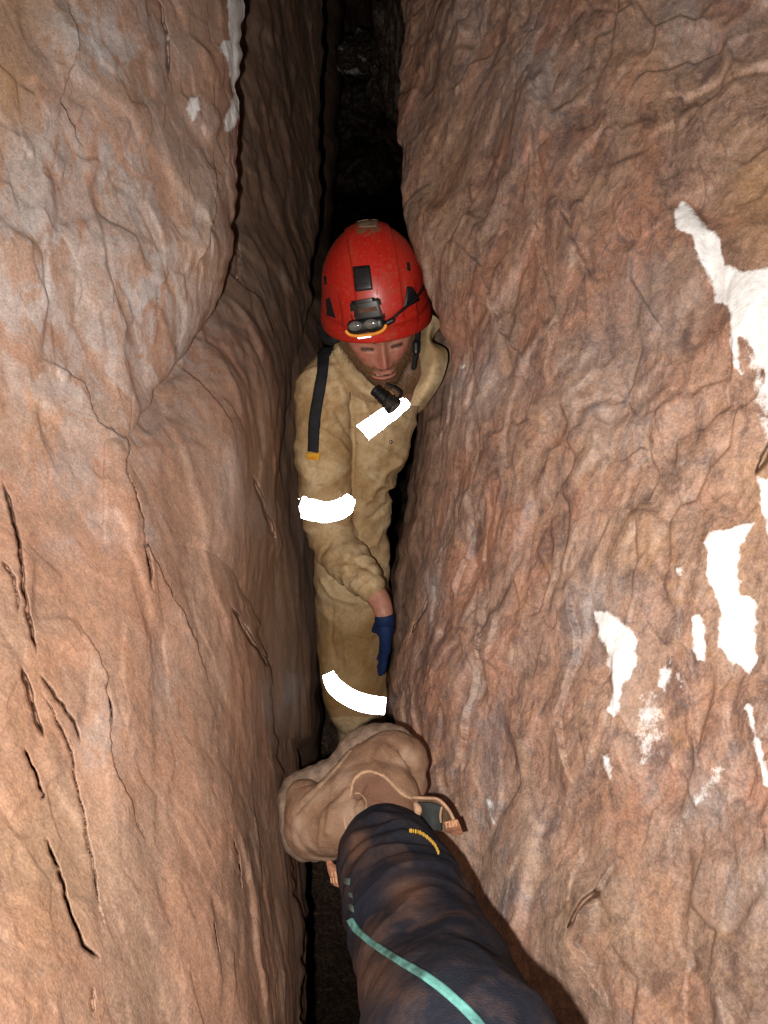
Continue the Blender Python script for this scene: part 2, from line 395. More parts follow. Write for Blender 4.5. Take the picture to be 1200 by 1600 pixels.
cracksR = [([(908, 1447), (922, 1425), (932, 1408), (944, 1385)], 3.6, .10),
           ([(1172, 735), (1200, 690), (1215, 670)], 4, .08), ([(640, 990), (655, 960), (668, 930)], 2.2, .05), ([(850, 0), (815, 90), (810, 170)], 1.1, .02)]
whiteR = [([(1058, 335), (1068, 320), (1090, 335), (1105, 360), (1128, 375), (1135, 415), (1165, 432), (1215, 420), (1215, 600), (1195, 640), (1188, 580), (1176, 545), (1160, 530), (1158, 588), (1148, 575), (1144, 520), (1148, 490), (1118, 470), (1106, 430), (1092, 400), (1090, 378), (1062, 362)], 1.0, 3),
          ([(1165, 540), (1200, 560), (1210, 690), (1192, 700), (1180, 640)], .55, 12),
          ([(1102, 828), (1125, 822), (1168, 808), (1152, 845), (1140, 870), (1146, 925), (1168, 938), (1162, 1050), (1135, 1035), (1116, 1012), (1118, 975), (1104, 900)], 1.0, 2.5),
          ([(1172, 735), (1190, 740), (1215, 860), (1200, 850), (1182, 790)], 1.0, 3), ([(1205, 700), (1225, 700), (1225, 900), (1205, 830)], 1.0, 3),
          ([(917, 955), (935, 950), (962, 965), (986, 992), (990, 1030), (985, 1055), (972, 1070), (968, 1105), (958, 1118), (951, 1106), (960, 1080), (950, 1050), (938, 1010), (925, 985)], 1.0, 3.5),
          ([(1073, 965), (1084, 958), (1097, 978), (1092, 1000), (1088, 1030), (1076, 1032), (1070, 1000)], 1.0, 3), ([(1000, 1068), (1012, 1068), (1026, 1110), (1027, 1150), (1015, 1180), (998, 1202), (988, 1170), (992, 1110)], .55, 14),
          ([(1024, 1045), (1034, 1038), (1044, 1048), (1030, 1078), (1023, 1070)], .9, 4), ([(1040, 1035), (1048, 1012), (1044, 1045), (1064, 1050), (1060, 1072)], .55, 6), ([(941, 1178), (950, 1180), (957, 1215), (952, 1225)], .85, 4),
          ([(1164, 1100), (1174, 1105), (1184, 1175), (1200, 1215), (1215, 1240), (1196, 1230), (1172, 1165)], .95, 4), ([(1057, 888), (1067, 886), (1069, 902), (1060, 903)], .9, 3),
          ([(1120, 1195), (1135, 1200), (1090, 1265), (1045, 1312), (1035, 1318), (1080, 1250)], .46, 10), ([(715, 570), (722, 568), (723, 581), (718, 582)], .5, 3), ([(756, 1250), (764, 1255), (766, 1285), (760, 1290)], .55, 4)]
greyR = [(760, 600, 70, 50, .35), (950, 620, 60, 90, .45), (750, 1220, 40, 160, .35), (800, 1380, 60, 120, .3), (850, 120, 60, 160, .3), (1000, 480, 60, 90, .35), (1080, 40, 80, 60, .5), (1160, 1380, 70, 60, .4),
         (680, 930, 18, 40, .7), (900, 1000, 40, 60, .3), (990, 680, 60, 40, .35), (740, 60, 40, 100, .25), (1100, 1250, 60, 60, .35), (930, 930, 50, 50, .4)]
ochR = [(1190, 330, 60, 90, .6), (1000, 850, 60, 50, .35), (1180, 750, 40, 50, .5), (1050, 1450, 160, 160, .3), (700, 300, 40, 120, .3), (1000, 60, 80, 100, .25), (900, 700, 80, 60, .2), (1140, 880, 60, 140, .3)]
stepsR = [([(830, 90), (850, 150), (845, 300), (850, 400), (880, 500), (860, 600)], .012, 40), ([(960, 180), (905, 260), (890, 340), (940, 470)][::1], .016, 35), ([(1000, 380), (990, 440), (1040, 520)], .012, 30),
          ([(720, 380), (760, 420), (790, 520), (840, 580)], .010, 30), ([(740, 880), (760, 1000), (735, 1130), (705, 1230)], .010, 30), ([(880, 900), (900, 1000), (870, 1130), (900, 1230)], .012, 45),
          ([(1060, 1000), (1075, 1100), (1090, 1200)], .01, 35), ([(960, 1350), (915, 1470), (960, 1580)], .014, 40)]
finish_wall('rock_wall_right', [RA, RB], M['rock'], cracksR, whiteR, greyR, ochR, 23, .86, -.36, stepsR)

# floor and end of the fissure
M['mud'] = rock_material('shaded_clay', (.05, .03, .02), (.045, .03, .022), (.03, .02, .016), (.06, .04, .03))  # near-black clay: the shade of the unlit depths is put into its colour
def floor():
    x = np.linspace(-1.3, 1.3, 140); y = np.linspace(-1.6, 14.5, 520); X, Y = np.meshgrid(x, y)
    Z = -.74-4*sstep(1.80, 1.62, Y)+.16*np.abs(X)
    p = np.stack([X, Y, Z], -1)
    Z = Z+fbm(p.reshape(-1, 3)*3, 4, 5).reshape(Z.shape)*.12+fbm(p.reshape(-1, 3)*14, 3, 6).reshape(Z.shape)*.02
    me = mesh('cave_floor', np.stack([X, Y, Z], -1), gridfaces(*X.shape))
    for a in ('calcite', 'grey', 'ochre'): attr(me, a, np.zeros(X.size))
    tag(link('cave_floor', me, M['mud']), kind='structure')
    a = np.linspace(-1.4, 1.4, 120); z = np.linspace(-1.2, 4.2, 220); X, Z = np.meshgrid(a, z)
    Y = 13.5+.5*X+0*Z; p = np.stack([X, Y, Z], -1).reshape(-1, 3)
    Y = Y+fbm(p*2.2, 4, 9).reshape(Y.shape)*.7
    me = mesh('cave_end', np.stack([X, Y, Z], -1), gridfaces(*X.shape))
    for k in ('calcite', 'grey', 'ochre'): attr(me, k, np.zeros(X.size))
    tag(link('cave_end', me, M['rock']), kind='structure')
floor()
def boulder(c, r, label, sq=(1, 1, 1), seed=0, white=0):
    bm = bmesh.new(); bmesh.ops.create_icosphere(bm, subdivisions=5, radius=1); me = bpy.data.meshes.new('boulder'); bm.to_mesh(me); bm.free()
    V = coords(me); N = V.copy()
    k = 1+.30*facets(N*1.7+seed, seed, 20)+.14*facets(N*4.1+seed, seed+3, 22)+.03*noise(N*11, seed)
    V = N*k[:, None]*r*np.array(sq)
    setco(me, V)
    attr(me, 'calcite', white*sstep(.0, .5, fbm(N*2.4, 2, seed+9))); attr(me, 'grey', np.zeros(len(V))); attr(me, 'ochre', np.zeros(len(V)))
    o = link('boulder', me, M['mud']); o.location = Vector(c); tag(o, label, 'boulder', 'boulders wedged in the dark fissure'); return o  # the near-black clay tone paints the darkness of the gap onto the boulders
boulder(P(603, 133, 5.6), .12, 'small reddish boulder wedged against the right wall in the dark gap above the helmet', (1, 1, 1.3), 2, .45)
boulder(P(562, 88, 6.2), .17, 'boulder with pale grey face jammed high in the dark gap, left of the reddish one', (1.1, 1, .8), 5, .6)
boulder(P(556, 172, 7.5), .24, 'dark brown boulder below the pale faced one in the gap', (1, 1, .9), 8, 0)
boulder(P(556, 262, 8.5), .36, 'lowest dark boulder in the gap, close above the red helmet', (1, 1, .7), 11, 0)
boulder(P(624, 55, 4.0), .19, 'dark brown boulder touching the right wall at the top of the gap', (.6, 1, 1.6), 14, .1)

# ------------------------------------------------------------------ fabrics, skin, plastics
def cloth_mat(name, base, dirt, stain, weave=900, dirtamt=(.45, .68), bump=.0006, dist=1.0, sa=.8):
    s = NT(name)
    n1 = s.noise(9, 5, .6, None, .5*dist); n2 = s.noise(26, 6, .7, None, dist); n3 = s.noise(130, 3, .6)
    c = s.mix(s.ramp(n1, [(dirtamt[0]+.02, 0.0), (dirtamt[1]-.08, 1.0)]), base, dirt)
    c = s.mix(s.ramp(n2, [(.50, 0.0), (.72, sa)]), c, stain)
    c = s.mix(s.at('mud'), c, stain)
    c = s.mix(1.0, c, s.ramp(n3, [(.3, .85), (.7, 1.1)]), 'MULTIPLY')
    wv = s.node('ShaderNodeTexVoronoi'); wv.inputs['Scale'].default_value = weave; s.l(s.tc.outputs['Object'], wv.inputs['Vector'])
    b = s.bump(wv.outputs[0], bump, .6); b = s.bump(n2, .004, .5, b)
    return s.fin(c, .95, b, .08)
M['coverall'] = cloth_mat('coverall_cloth', (.62, .45, .26), (.46, .30, .15), (.30, .165, .062))
M['trousers'] = cloth_mat('trouser_cloth', (.010, .0115, .018), (.014, .0145, .020), (.095, .050, .032), 700, (.4, .7), .0008, .15, .3)
def simple(name, col, rough=.5, spec=.5, metal=0, nz=None, var=.25, bump=0, bsc=200):
    s = NT(name); n = s.noise(nz or 60, 5, .6)
    c = s.mix(1.0, col, s.ramp(n, [(.3, 1-var), (.7, 1+var*.6)]), 'MULTIPLY')
    b = s.bump(s.noise(bsc, 4), bump, .7) if bump else None
    return s.fin(c, rough, b, spec, metal)
M['rubber'] = simple('black_elastic', (.012, .014, .013), .7, .3, 0, 90, .6, .001, 300)
M['black'] = simple('black_plastic', (.008, .008, .009), .38)
M['grey_plastic'] = simple('grey_plastic', (.024, .024, .022), .42)
M['webbing'] = simple('webbing', (.016, .016, .018), .75, .25, 0, 30, .4, .0006, 700)
M['yellow'] = simple('yellow_plastic', (.75, .38, .03), .45)
M['zip'] = simple('zip_yellow', (.38, .22, .03), .6, .3)
M['orange'] = simple('orange_plastic', (.80, .30, .03), .38)
M['teal'] = simple('teal_piping', (.075, .21, .19), .7, .3, 0, 60, .7)
M['teal_grey'] = simple('worn_teal_tape', (.05, .075, .065), .7, .3, 0, 120, .45)
M['glove'] = simple('blue_glove', (.008, .022, .085), .75, .3, 0, 40, .4, .0008, 400)
M['scuffed'] = simple('scuffed_metal', (.07, .065, .06), .35, .5, .6, 160, .9, .0008, 200)
M['glass'] = simple('lamp_glass', (.12, .12, .11), .12, .8)
M['metal'] = simple('metal', (.35, .33, .3), .3, .5, 1.0)
M['brown_fabric'] = simple('brown_lining', (.13, .065, .04), .9, .15, 0, 80, .4, .001, 500)
M['tab'] = simple('tab_webbing', (.33, .15, .085), .8, .2, 0, 200, .5, .0008, 600)
M['tab_mark'] = simple('tab_lettering', (.48, .27, .15), .8, .2)
M['hair'] = simple('beard_hair', (.20, .105, .045), .6, .3, 0, 200, .5)
M['teeth'] = simple('teeth', (.62, .55, .45), .35)
M['brow'] = simple('brow_hair', (.05, .025, .014), .7, .2)
def boot_mat():
    s = NT('muddy_leather'); n1 = s.noise(14, 5, .6, None, .8); n2 = s.noise(60, 6, .7); n3 = s.noise(400, 3)
    c = s.mix(s.ramp(n1, [(.35, 0.0), (.65, 1.0)]), (.205, .118, .072), (.145, .078, .045))
    c = s.mix(s.ramp(n2, [(.52, 0.0), (.75, .6)]), c, (.31, .20, .13))
    c = s.mix(s.at('tongue'), c, (.135, .068, .042)); c = s.mix(s.at('scuff'), c, (.30, .20, .14))
    b = s.bump(n1, .004, .5); b = s.bump(n2, .0035, .9, b); b = s.bump(n3, .0012, .9, b)
    return s.fin(c, .85, b, .25)
M['boot'] = boot_mat()
M['boot_edge'] = simple('dusty_edge', (.34, .21, .13), .85, .2, 0, 90, .3, .0008)
M['sole_edge'] = simple('worn_sole_edge', (.165, .112, .080), .85, .3, 0, 70, .5, .002, 90)
M['sole'] = simple('muddy_sole', (.22, .14, .09), .9, .2, 0, 60, .5, .002, 90)
def tape_mat():      # retroreflective tape: throws light back where it came from
    s = NT('reflective_tape'); dn = s.noise(230, 5, .7); dn2 = s.noise(45, 4, .6)
    wear = s.ramp(s.math('ADD', dn, s.math('MULTIPLY', dn2, .5)), [(.86, 0.0), (.97, 1.0)])
    s.fin(s.mix(wear, (.80, .80, .80), (.34, .25, .16)), .6, None, .3)
    g = s.node('ShaderNodeNewGeometry'); gl = s.node('ShaderNodeBsdfGlossy'); gl.inputs['Roughness'].default_value = .22; gl.inputs['Color'].default_value = (.95, .95, .95, 1)
    s.l(g.outputs['Incoming'], gl.inputs['Normal'])
    mx = s.node('ShaderNodeMixShader'); s.l(s.math('SUBTRACT', .6, s.math('MULTIPLY', wear, .58)), mx.inputs[0])
    s.l(s.b.outputs[0], mx.inputs[1]); s.l(gl.outputs[0], mx.inputs[2]); s.l(mx.outputs[0], s.out.inputs[0]); return s.m
M['tape'] = tape_mat()
def led_mat():
    s = NT('lit_led'); s.fin((.9, .9, .9), .3)
    s.b.inputs['Emission Color'].default_value = (1, .97, .9, 1); s.b.inputs['Emission Strength'].default_value = 3; return s.m
M['led'] = led_mat()
def shell_mat():
    s = NT('red_shell'); n1 = s.noise(18, 6, .65, None, .8); n2 = s.noise(150, 5, .7)
    c = s.mix(s.ramp(n1, [(.5, 0.0), (.75, .35)]), (.42, .016, .009), (.30, .02, .012))
    c = s.mix(s.ramp(n2, [(.56, 0.0), (.72, .6)]), c, (.36, .13, .08))
    c = s.mix(s.ramp(s.noise(11, 6, .7, None, .6), [(.52, 0.0), (.70, .45)]), c, (.22, .09, .045))
    c = s.mix(s.at('dust'), c, (.17, .11, .06))
    sc = s.node('ShaderNodeTexVoronoi', feature='DISTANCE_TO_EDGE'); sc.inputs['Scale'].default_value = 38; s.l(s.mapping((1, .6, 1.4)), sc.inputs['Vector'])
    scm = s.ramp(s.math('ADD', sc.outputs[0], s.math('MULTIPLY', n1, .08)), [(.02, .7), (.05, 0.0)])
    c = s.mix(s.math('MULTIPLY', scm, s.ramp(n1, [(.45, 0.0), (.6, 1.0)])), c, (.6, .2, .14))
    r = s.ramp(n2, [(.3, .30), (.7, .48)])
    return s.fin(c, r, s.bump(n2, .0004, .5), .5)
M['shell'] = shell_mat()
def skin_mat():
    s = NT('skin'); n = s.noise(90, 5, .6); n2 = s.noise(22, 3)
    c = s.mix(s.ramp(n2, [(.35, 0.0), (.65, 1.0)]), (.50, .235, .16), (.42, .17, .115))
    c = s.mix(s.at('red'), c, (.46, .14, .10)); c = s.mix(s.at('beard'), c, (.17, .085, .042)); c = s.mix(s.at('darkm'), c, (.055, .028, .018))
    c = s.mix(s.ramp(s.noise(48, 5, .7), [(.50, 0.0), (.72, .55)]), c, (.26, .13, .08))
    c = s.mix(1.0, c, s.ramp(n, [(.3, .85), (.7, 1.07)]), 'MULTIPLY')
    s.b.inputs['Subsurface Weight'].default_value = .08; s.b.inputs['Subsurface Radius'].default_value = (.01, .004, .002); s.b.inputs['Subsurface Scale'].default_value = .3
    return s.fin(c, .52, s.bump(n, .0012, .7), .35)
M['skin'] = skin_mat()

# ------------------------------------------------------------------ solids from chains of joints, fused into one skin
def chain_verts(pts, rad, seg=28, sub=8):
    """a tapered, smoothly bent limb through the joints, with round ends"""
    pts = np.array(pts, float); rad = np.array(rad, float); n = len(pts)
    tt = np.linspace(0, n-1, (n-1)*sub+1)
    def cr(A):
        out = []
        for t in tt:
            i = min(int(t), n-2); f = t-i
            p0 = A[max(i-1, 0)]; p1 = A[i]; p2 = A[i+1]; p3 = A[min(i+2, n-1)]
            out.append(.5*((2*p1)+(-p0+p2)*f+(2*p0-5*p1+4*p2-p3)*f*f+(-p0+3*p1-3*p2+p3)*f**3))
        return np.array(out)
    C = cr(pts); R = cr(rad[:, None])[:, 0]
    T = np.gradient(C, axis=0); T /= np.linalg.norm(T, axis=1)[:, None]
    caps = np.linspace(0, math.pi/2, 6)[1:]
    C2 = [C[0]-T[0]*R[0]*math.sin(a) for a in caps[::-1]]+list(C)+[C[-1]+T[-1]*R[-1]*math.sin(a) for a in caps]
    R2 = [max(R[0]*math.cos(a), 1e-4) for a in caps[::-1]]+list(R)+[max(R[-1]*math.cos(a), 1e-4) for a in caps]
    T2 = [T[0]]*5+list(T)+[T[-1]]*5
    ref = np.array([.3, .9, .1]); V = []
    nrm = np.cross(T2[0], ref); nrm /= np.linalg.norm(nrm)
    for c, r, t in zip(C2, R2, T2):
        nrm = nrm-t*(nrm@t); nrm /= np.linalg.norm(nrm); b = np.cross(t, nrm)
        for k in range(seg):
            a = 2*math.pi*k/seg; V.append(c+r*(nrm*math.cos(a)+b*math.sin(a)))
    nr = len(C2); F_ = gridfaces(nr, seg, wrap=True).tolist()
    F_.append(list(range(seg))[::-1]); F_.append([(nr-1)*seg+k for k in range(seg)])
    return np.array(V), F_
def fuse(parts, voxel, smooth=4, fac=.5):
    V = []; Fc = []; off = 0
    for v, f in parts:
        V.append(v); Fc += [[i+off for i in q] for q in f]; off += len(v)
    me = bpy.data.meshes.new('tmp'); me.from_pydata(np.concatenate(V).tolist(), [], Fc); me.update()
    o = bpy.data.objects.new('tmp', me); COL.objects.link(o)
    m = o.modifiers.new('r', 'REMESH'); m.mode = 'VOXEL'; m.voxel_size = voxel
    s = o.modifiers.new('s', 'SMOOTH'); s.iterations = smooth; s.factor = fac
    dg = bpy.context.evaluated_depsgraph_get(); dg.update()
    out = bpy.data.meshes.new_from_object(o.evaluated_get(dg))
    bpy.data.objects.remove(o); bpy.data.meshes.remove(me)
    return out
def J(*rows):
    return [P(r[0], r[1], r[2]) for r in rows], [r[3] for r in rows]
def ch(*rows, seg=28):
    p, r = J(*rows); return chain_verts(p, r, seg)

class Surf:
    def __init__(s, me, M4=None):
        V = coords(me)
        V = V if M4 is None else V
        s.t = BVHTree.FromPolygons([Vector(q) for q in V], [tuple(p.vertices) for p in me.polygons])
    def hit(s, u, v, force=False):
        d = P(u, v, 1.0)-CAM; d = d/np.linalg.norm(d)
        h, n, i, t = s.t.ray_cast(Vector(CAM), Vector(d))
        if h is None:
            if not force: return None
            return s.near(P(u, v, 1.7))
        n = np.array(n)
        if n@d > 0: n = -n
        return np.array(h), n
    def near(s, p):
        h, n, i, t = s.t.find_nearest(Vector(p)); n = np.array(n); h = np.array(h)
        if n@(h-CAM) > 0: n = -n
        return h, n
def resample(pts, n):
    pts = np.array(pts, float); m = len(pts); t = np.linspace(0, m-1, n); out = []
    for x in t:
        i = min(int(x), m-2); f = x-i; p0 = pts[max(i-1, 0)]; p1 = pts[i]; p2 = pts[i+1]; p3 = pts[min(i+2, m-1)]
        out.append(.5*((2*p1)+(-p0+p2)*f+(2*p0-5*p1+4*p2-p3)*f*f+(-p0+3*p1-3*p2+p3)*f**3))
    return np.array(out)
def ribbon(name, surf, pts, mat, parent, h=.003, n=40, wobble=0, lift=.0, maxjump=.06):
    """a band lying on a surface, pts = (u, v, width); it has thickness"""
    q = resample(pts, n); d = np.gradient(q[:, :2], axis=0); d /= np.linalg.norm(d, axis=1)[:, None]; nn = np.stack([-d[:, 1], d[:, 0]], 1)
    prof = [(-1, -.002), (-.97, h), (-.5, h), (0, h), (.5, h), (.97, h), (1, -.002)]
    V = []; last = None
    for k in range(n):
        for s_, hh in prof:
            wv = q[k, 2]/2*(1+wobble*math.sin(k*1.7)*.5)
            u, v = q[k, 0]+nn[k, 0]*s_*wv, q[k, 1]+nn[k, 1]*s_*wv
            r = surf.hit(u, v)
            if r is None or (last is not None and np.linalg.norm(r[0]-last[0]) > maxjump):
                D = ((last[0] if last else P(u, v, 1.8))-CAM)@FWD
                r = surf.near(P(u, v, D))
            last = r
            V.append(r[0]+r[1]*(hh+lift))
    return link(name, mesh(name, V, gridfaces(n, len(prof))), mat, parent)
def patch(name, surf, quad, mat, parent, h=.004, n=12, m=12, bulge=0):
    """a plate bounded by four traced corners, moulded to a surface, raised by h with turned-down edges"""
    a, b, c, d = [np.array(x, float) for x in quad]; V = []
    for i in range(n+1):
        for j in range(m+1):
            s_, t = i/n, j/m; p = a*(1-s_)*(1-t)+b*(1-s_)*t+c*s_*t+d*s_*(1-t)
            r = surf.hit(*p) or surf.near(P(p[0], p[1], 1.7))
            e = i in (0, n) or j in (0, m)
            V.append(r[0]+r[1]*(-.002 if e else h+bulge*(1-(2*s_-1)**2)*(1-(2*t-1)**2)))
    return link(name, mesh(name, V, gridfaces(n+1, m+1)), mat, parent)
def rod(name, pts, r, mat, parent, seg=10):
    rr = r if hasattr(r, '__len__') else [r]*len(pts)
    v, f = chain_verts(pts, rr, seg, 5); return link(name, mesh(name, v, f), mat, parent)
def box(name, M4, size, mat, parent, bev=.15):
    bm = bmesh.new(); bmesh.ops.create_cube(bm, size=1)
    bmesh.ops.scale(bm, vec=size, verts=bm.verts)
    bmesh.ops.bevel(bm, geom=bm.edges[:], offset=min(size)*bev, segments=3, affect='EDGES', profile=.6)
    bmesh.ops.transform(bm, matrix=M4, verts=bm.verts); me = bpy.data.meshes.new(name); bm.to_mesh(me); bm.free()
    return link(name, me, mat, parent)

# ------------------------------------------------------------------ the caver
head_c = P(590, 517, 1.79)
phi = math.radians(38); roll = math.radians(8); yaw = math.radians(9)
fy = RIGHT*math.sin(yaw)*math.cos(phi) - UP*math.sin(phi) - FWD*math.cos(phi)*math.cos(yaw); fy /= np.linalg.norm(fy)
upg = UP*math.cos(roll) - RIGHT*math.sin(roll)
fz = upg-fy*(upg@fy); fz /= np.linalg.norm(fz)
fx = np.cross(fy, fz)            # image right for a face that looks at us is -x of the head; keep a right-handed frame
HM = np.stack([fx, fy, fz], 1)
if fx@RIGHT < 0: pass
def hw(p): return head_c + np.asarray(p)@HM.T            # head frame -> cave
def hl(p): return (np.asarray(p)-head_c)@HM              # cave -> head frame
def G(x, c, s): return np.exp(-((x-c)/s)**2)
def head_solid():
    nt, npn = 130, 170; V = []
    th = np.linspace(0.001, math.pi-.001, nt); ph = np.linspace(0, 2*math.pi, npn, endpoint=False)
    T, Ph = np.meshgrid(th, ph, indexing='ij')
    dx, dy, dz = np.sin(T)*np.cos(Ph), np.sin(T)*np.sin(Ph), np.cos(T)
    X, Y, Z = dx*.076, dy*.096, dz*.118
    low = np.clip(-Z/.118, 0, 1)
    X = X*(1-.24*low**1.3); Y = Y*(1-.10*low**2)+low**1.5*.016
    front = sstep(.0, .05, Y)
    fl_ = 1-.10*front*sstep(.06, -.02, Z)
    Y = np.where(Y > 0, Y*fl_, Y)
    ax = np.abs(X)
    dY = .006*G(Z, .030, .010)*sstep(.062, .03, ax)                            # brow
    dY -= .013*G(ax, .031, .016)*G(Z, .011, .013)                            # eye socket
    dY += .0075*G(ax, .031, .0125)*G(Z, .009, .0085)                          # closed lids over the eyes
    nose = np.interp(Z, [-.052, -.044, -.036, -.028, -.012, .006, .02, .03], [0, .010, .0265, .0275, .019, .011, .008, .004])
    wn = np.interp(Z, [-.05, -.036, -.02, .01, .03], [.0145, .0125, .0095, .0075, .009])
    dY += nose*np.exp(-(ax/wn)**2.2)
    dY += .008*G(ax, .0155, .0058)*G(Z, -.038, .008)                          # nostrils' wings
    dY += .008*G(ax, .044, .017)*G(Z, -.014, .017)                           # cheek bones
    dY -= .004*G(ax, .036, .012)*G(Z, -.055, .018)
    lip = sstep(.034, .020, ax)
    zl = Z-.10*np.maximum(ax-.012, 0)
    dY += lip*(.0048*G(zl, -.0600, .0048)+.0062*G(zl, -.0712, .0052)-.0115*G(zl, -.0655, .0036)) + .007*G(ax, 0, .03)*G(Z, -.065, .018)
    dY += .010*G(ax, 0, .020)*G(Z, -.098, .014)-.003*G(ax, 0, .02)*G(Z, -.082, .006)
    dY += .003*G(ax, .031, .013)*G(Z, -.006, .004)-.003*G(ax, .031, .014)*G(Z, .020, .0035)
    tq = np.clip(((ax-.017)*.017+(-.042-Z)*.026)/(.017**2+.026**2), 0, 1); dY -= .004*np.exp(-(((ax-.017-tq*.017)**2+(Z+.042+tq*.026)**2)/.0034**2))
    dY += .0012*noise(np.stack([X*110, Y*0, Z*110], -1), 8)
    Y = Y+dY*front
    ear = G(Y, -.005, .018)*G(Z, -.004, .028)*.014
    X = X+np.sign(X)*ear*(ax > .05)
    pts = np.stack([X, Y, Z], -1).reshape(-1, 3)
    f = gridfaces(nt, npn, wrap=True).tolist(); f.append(list(range(npn))[::-1]); f.append([(nt-1)*npn+k for k in range(npn)])
    return hw(pts), f
def inset(rows, k): return [(a, b, c, r*k) for a, b, c, r in rows]
torso = [(580, 610, 1.955, .112), (570, 690, 1.965, .103), (550, 775, 2.01, .093), (549, 870, 2.06, .090), (551, 950, 2.11, .090)]
shoulders = [(508, 604, 1.86, .060), (545, 585, 1.92, .072), (600, 580, 1.97, .080), (634, 612, 2.0, .056)]
armR = [(506, 612, 1.85, .062), (505, 700, 1.875, .061), (509, 790, 1.91, .056), (522, 848, 1.93, .051), (551, 887, 1.87, .044), (577, 914, 1.82, .0335)]
armL = [(618, 640, 2.02, .050), (575, 800, 2.13, .045), (570, 880, 2.17, .045), (580, 960, 2.15, .035)]
legR = [(553, 945, 2.11, .098), (552, 1020, 2.15, .088), (556, 1092, 2.17, .078), (567, 1135, 2.22, .066), (578, 1240, 2.36, .062), (582, 1390, 2.62, .05)]
legL = [(560, 945, 2.18, .085), (565, 1080, 2.34, .075), (572, 1260, 2.50, .06), (578, 1370, 2.75, .05)]
def hand(wrist, knuck, tips_dir, across, back, k=1.0, sc=1.0):
    """palm and five unequal, slightly curled fingers"""
    parts = []
    wrist = np.array(wrist); kn = np.array(knuck); L = kn-wrist
    for s_ in (-1, -.33, .33, 1):
        parts.append(chain_verts([wrist+across*s_*.012, (wrist+kn)/2+across*s_*.024, kn+across*s_*.030], [.016*k, .0145*k, .0115*k], 14, 5))
    ln = [.062, .072, .078, .070]
    for s_, l in zip((1, .33, -.33, -1), ln):
        b = kn+across*s_*.031; d = tips_dir
        parts.append(chain_verts([b-d*.02, b+d*l*.45-back*.003, b+d*l*.78-back*.005, b+d*l-back*.010], [.0098*k, .0092*k, .0084*k, .0072*k], 12, 5))
    b = wrist+L*.25-across*.024
    parts.append(chain_verts([b, b+L*.35-across*.018-back*.012, b+L*.75-across*.022-back*.022], [.014*k, .0115*k, .0085*k], 12, 5))
    return parts
wr = P(601, 966, 1.80); kn = P(602, 1004, 1.85); td = P(600, 1050, 1.89)-kn; td /= np.linalg.norm(td)
across = -FWD*.99+RIGHT*.05; across -= td*(across@td); across /= np.linalg.norm(across); backv = np.cross(td, across)
if backv@RIGHT < 0: backv = -backv

caver = empty('person', P(580, 1390, 2.65), 'caver in a muddy tan coverall squeezed upright between the rock walls, looking down', 'person')
skin_parts = [head_solid(), ch(*inset(torso, .8)), ch(*inset(shoulders, .8)), ch(*inset(armR, .72)), ch(*inset(armL, .72)), ch(*inset(legR, .8)), ch(*inset(legL, .8)),
              chain_verts([hw((0, -.018, -.055)), hw((0, -.035, -.12)), P(590, 590, 1.94)], [.056, .058, .062]),
              ch((640, 580, 1.885, .050), (618, 598, 1.9, .055)),
              chain_verts([P(575, 915, 1.835), P(594, 940, 1.81), wr, (wr+kn)/2], [.028, .0235, .0185, .010])]
skin_parts += hand(wr, kn, td, across, backv, .45)
body = fuse(skin_parts, .0027, 1, .3)
V = coords(body); H = hl(V); ax = np.abs(H[:, 0]); hz = H[:, 2]; hy = H[:, 1]
on = (np.linalg.norm(H, axis=1) < .16)
face = on & (hy > .0)
hz = np.where(face, hz-.10*np.maximum(ax-.012, 0)*sstep(-.05, -.06, hz), hz)
bz = np.interp(ax, [0, .012, .024, .040, .055, .08], [-.056, -.049, -.043, -.036, -.012, .02])
beard = sstep(.006, -.010, hz-bz+noise(H*160, 3)*.004)*on*(hy > -.01)
lipm = sstep(.030, .024, ax)*sstep(.0125, .0085, np.abs(hz+.0658))*face*(hy > .07)
mouth = sstep(.026, .020, ax)*sstep(.0038, .0020, np.abs(hz+.0655))*face*(hy > .07)
beard = np.clip(beard-lipm*1.5, 0, 1)*.92
red = np.clip(1.1*G(ax, .045, .020)*G(hz, -.015, .02)+G(ax, 0, .016)*G(hz, -.032, .02)+lipm, 0, 1)*face*.75
lash = G(hz, .0008, .0030)*sstep(.016, .010, np.abs(ax-.031))*face
brow = G(hz, .0225-.10*(np.abs(ax-.034)-.01).clip(0), .0055)*sstep(.026, .018, np.abs(ax-.034))*face  # eyebrow tone, set low so it also paints the shade under the brim
nostr = G(ax, .0075, .003)*G(hz, -.0465, .003)*face
attr(body, 'beard', beard); attr(body, 'red', red); attr(body, 'darkm', np.clip(lash*1.7+brow*1.2+mouth*.95+nostr*.9+.45*G(hz, .018, .004)*G(ax, .031, .018)*face, 0, 1))  # darkm also paints shade into the lid crease, mouth slit and nostrils
body_o = link('body', body, M['skin'], caver)

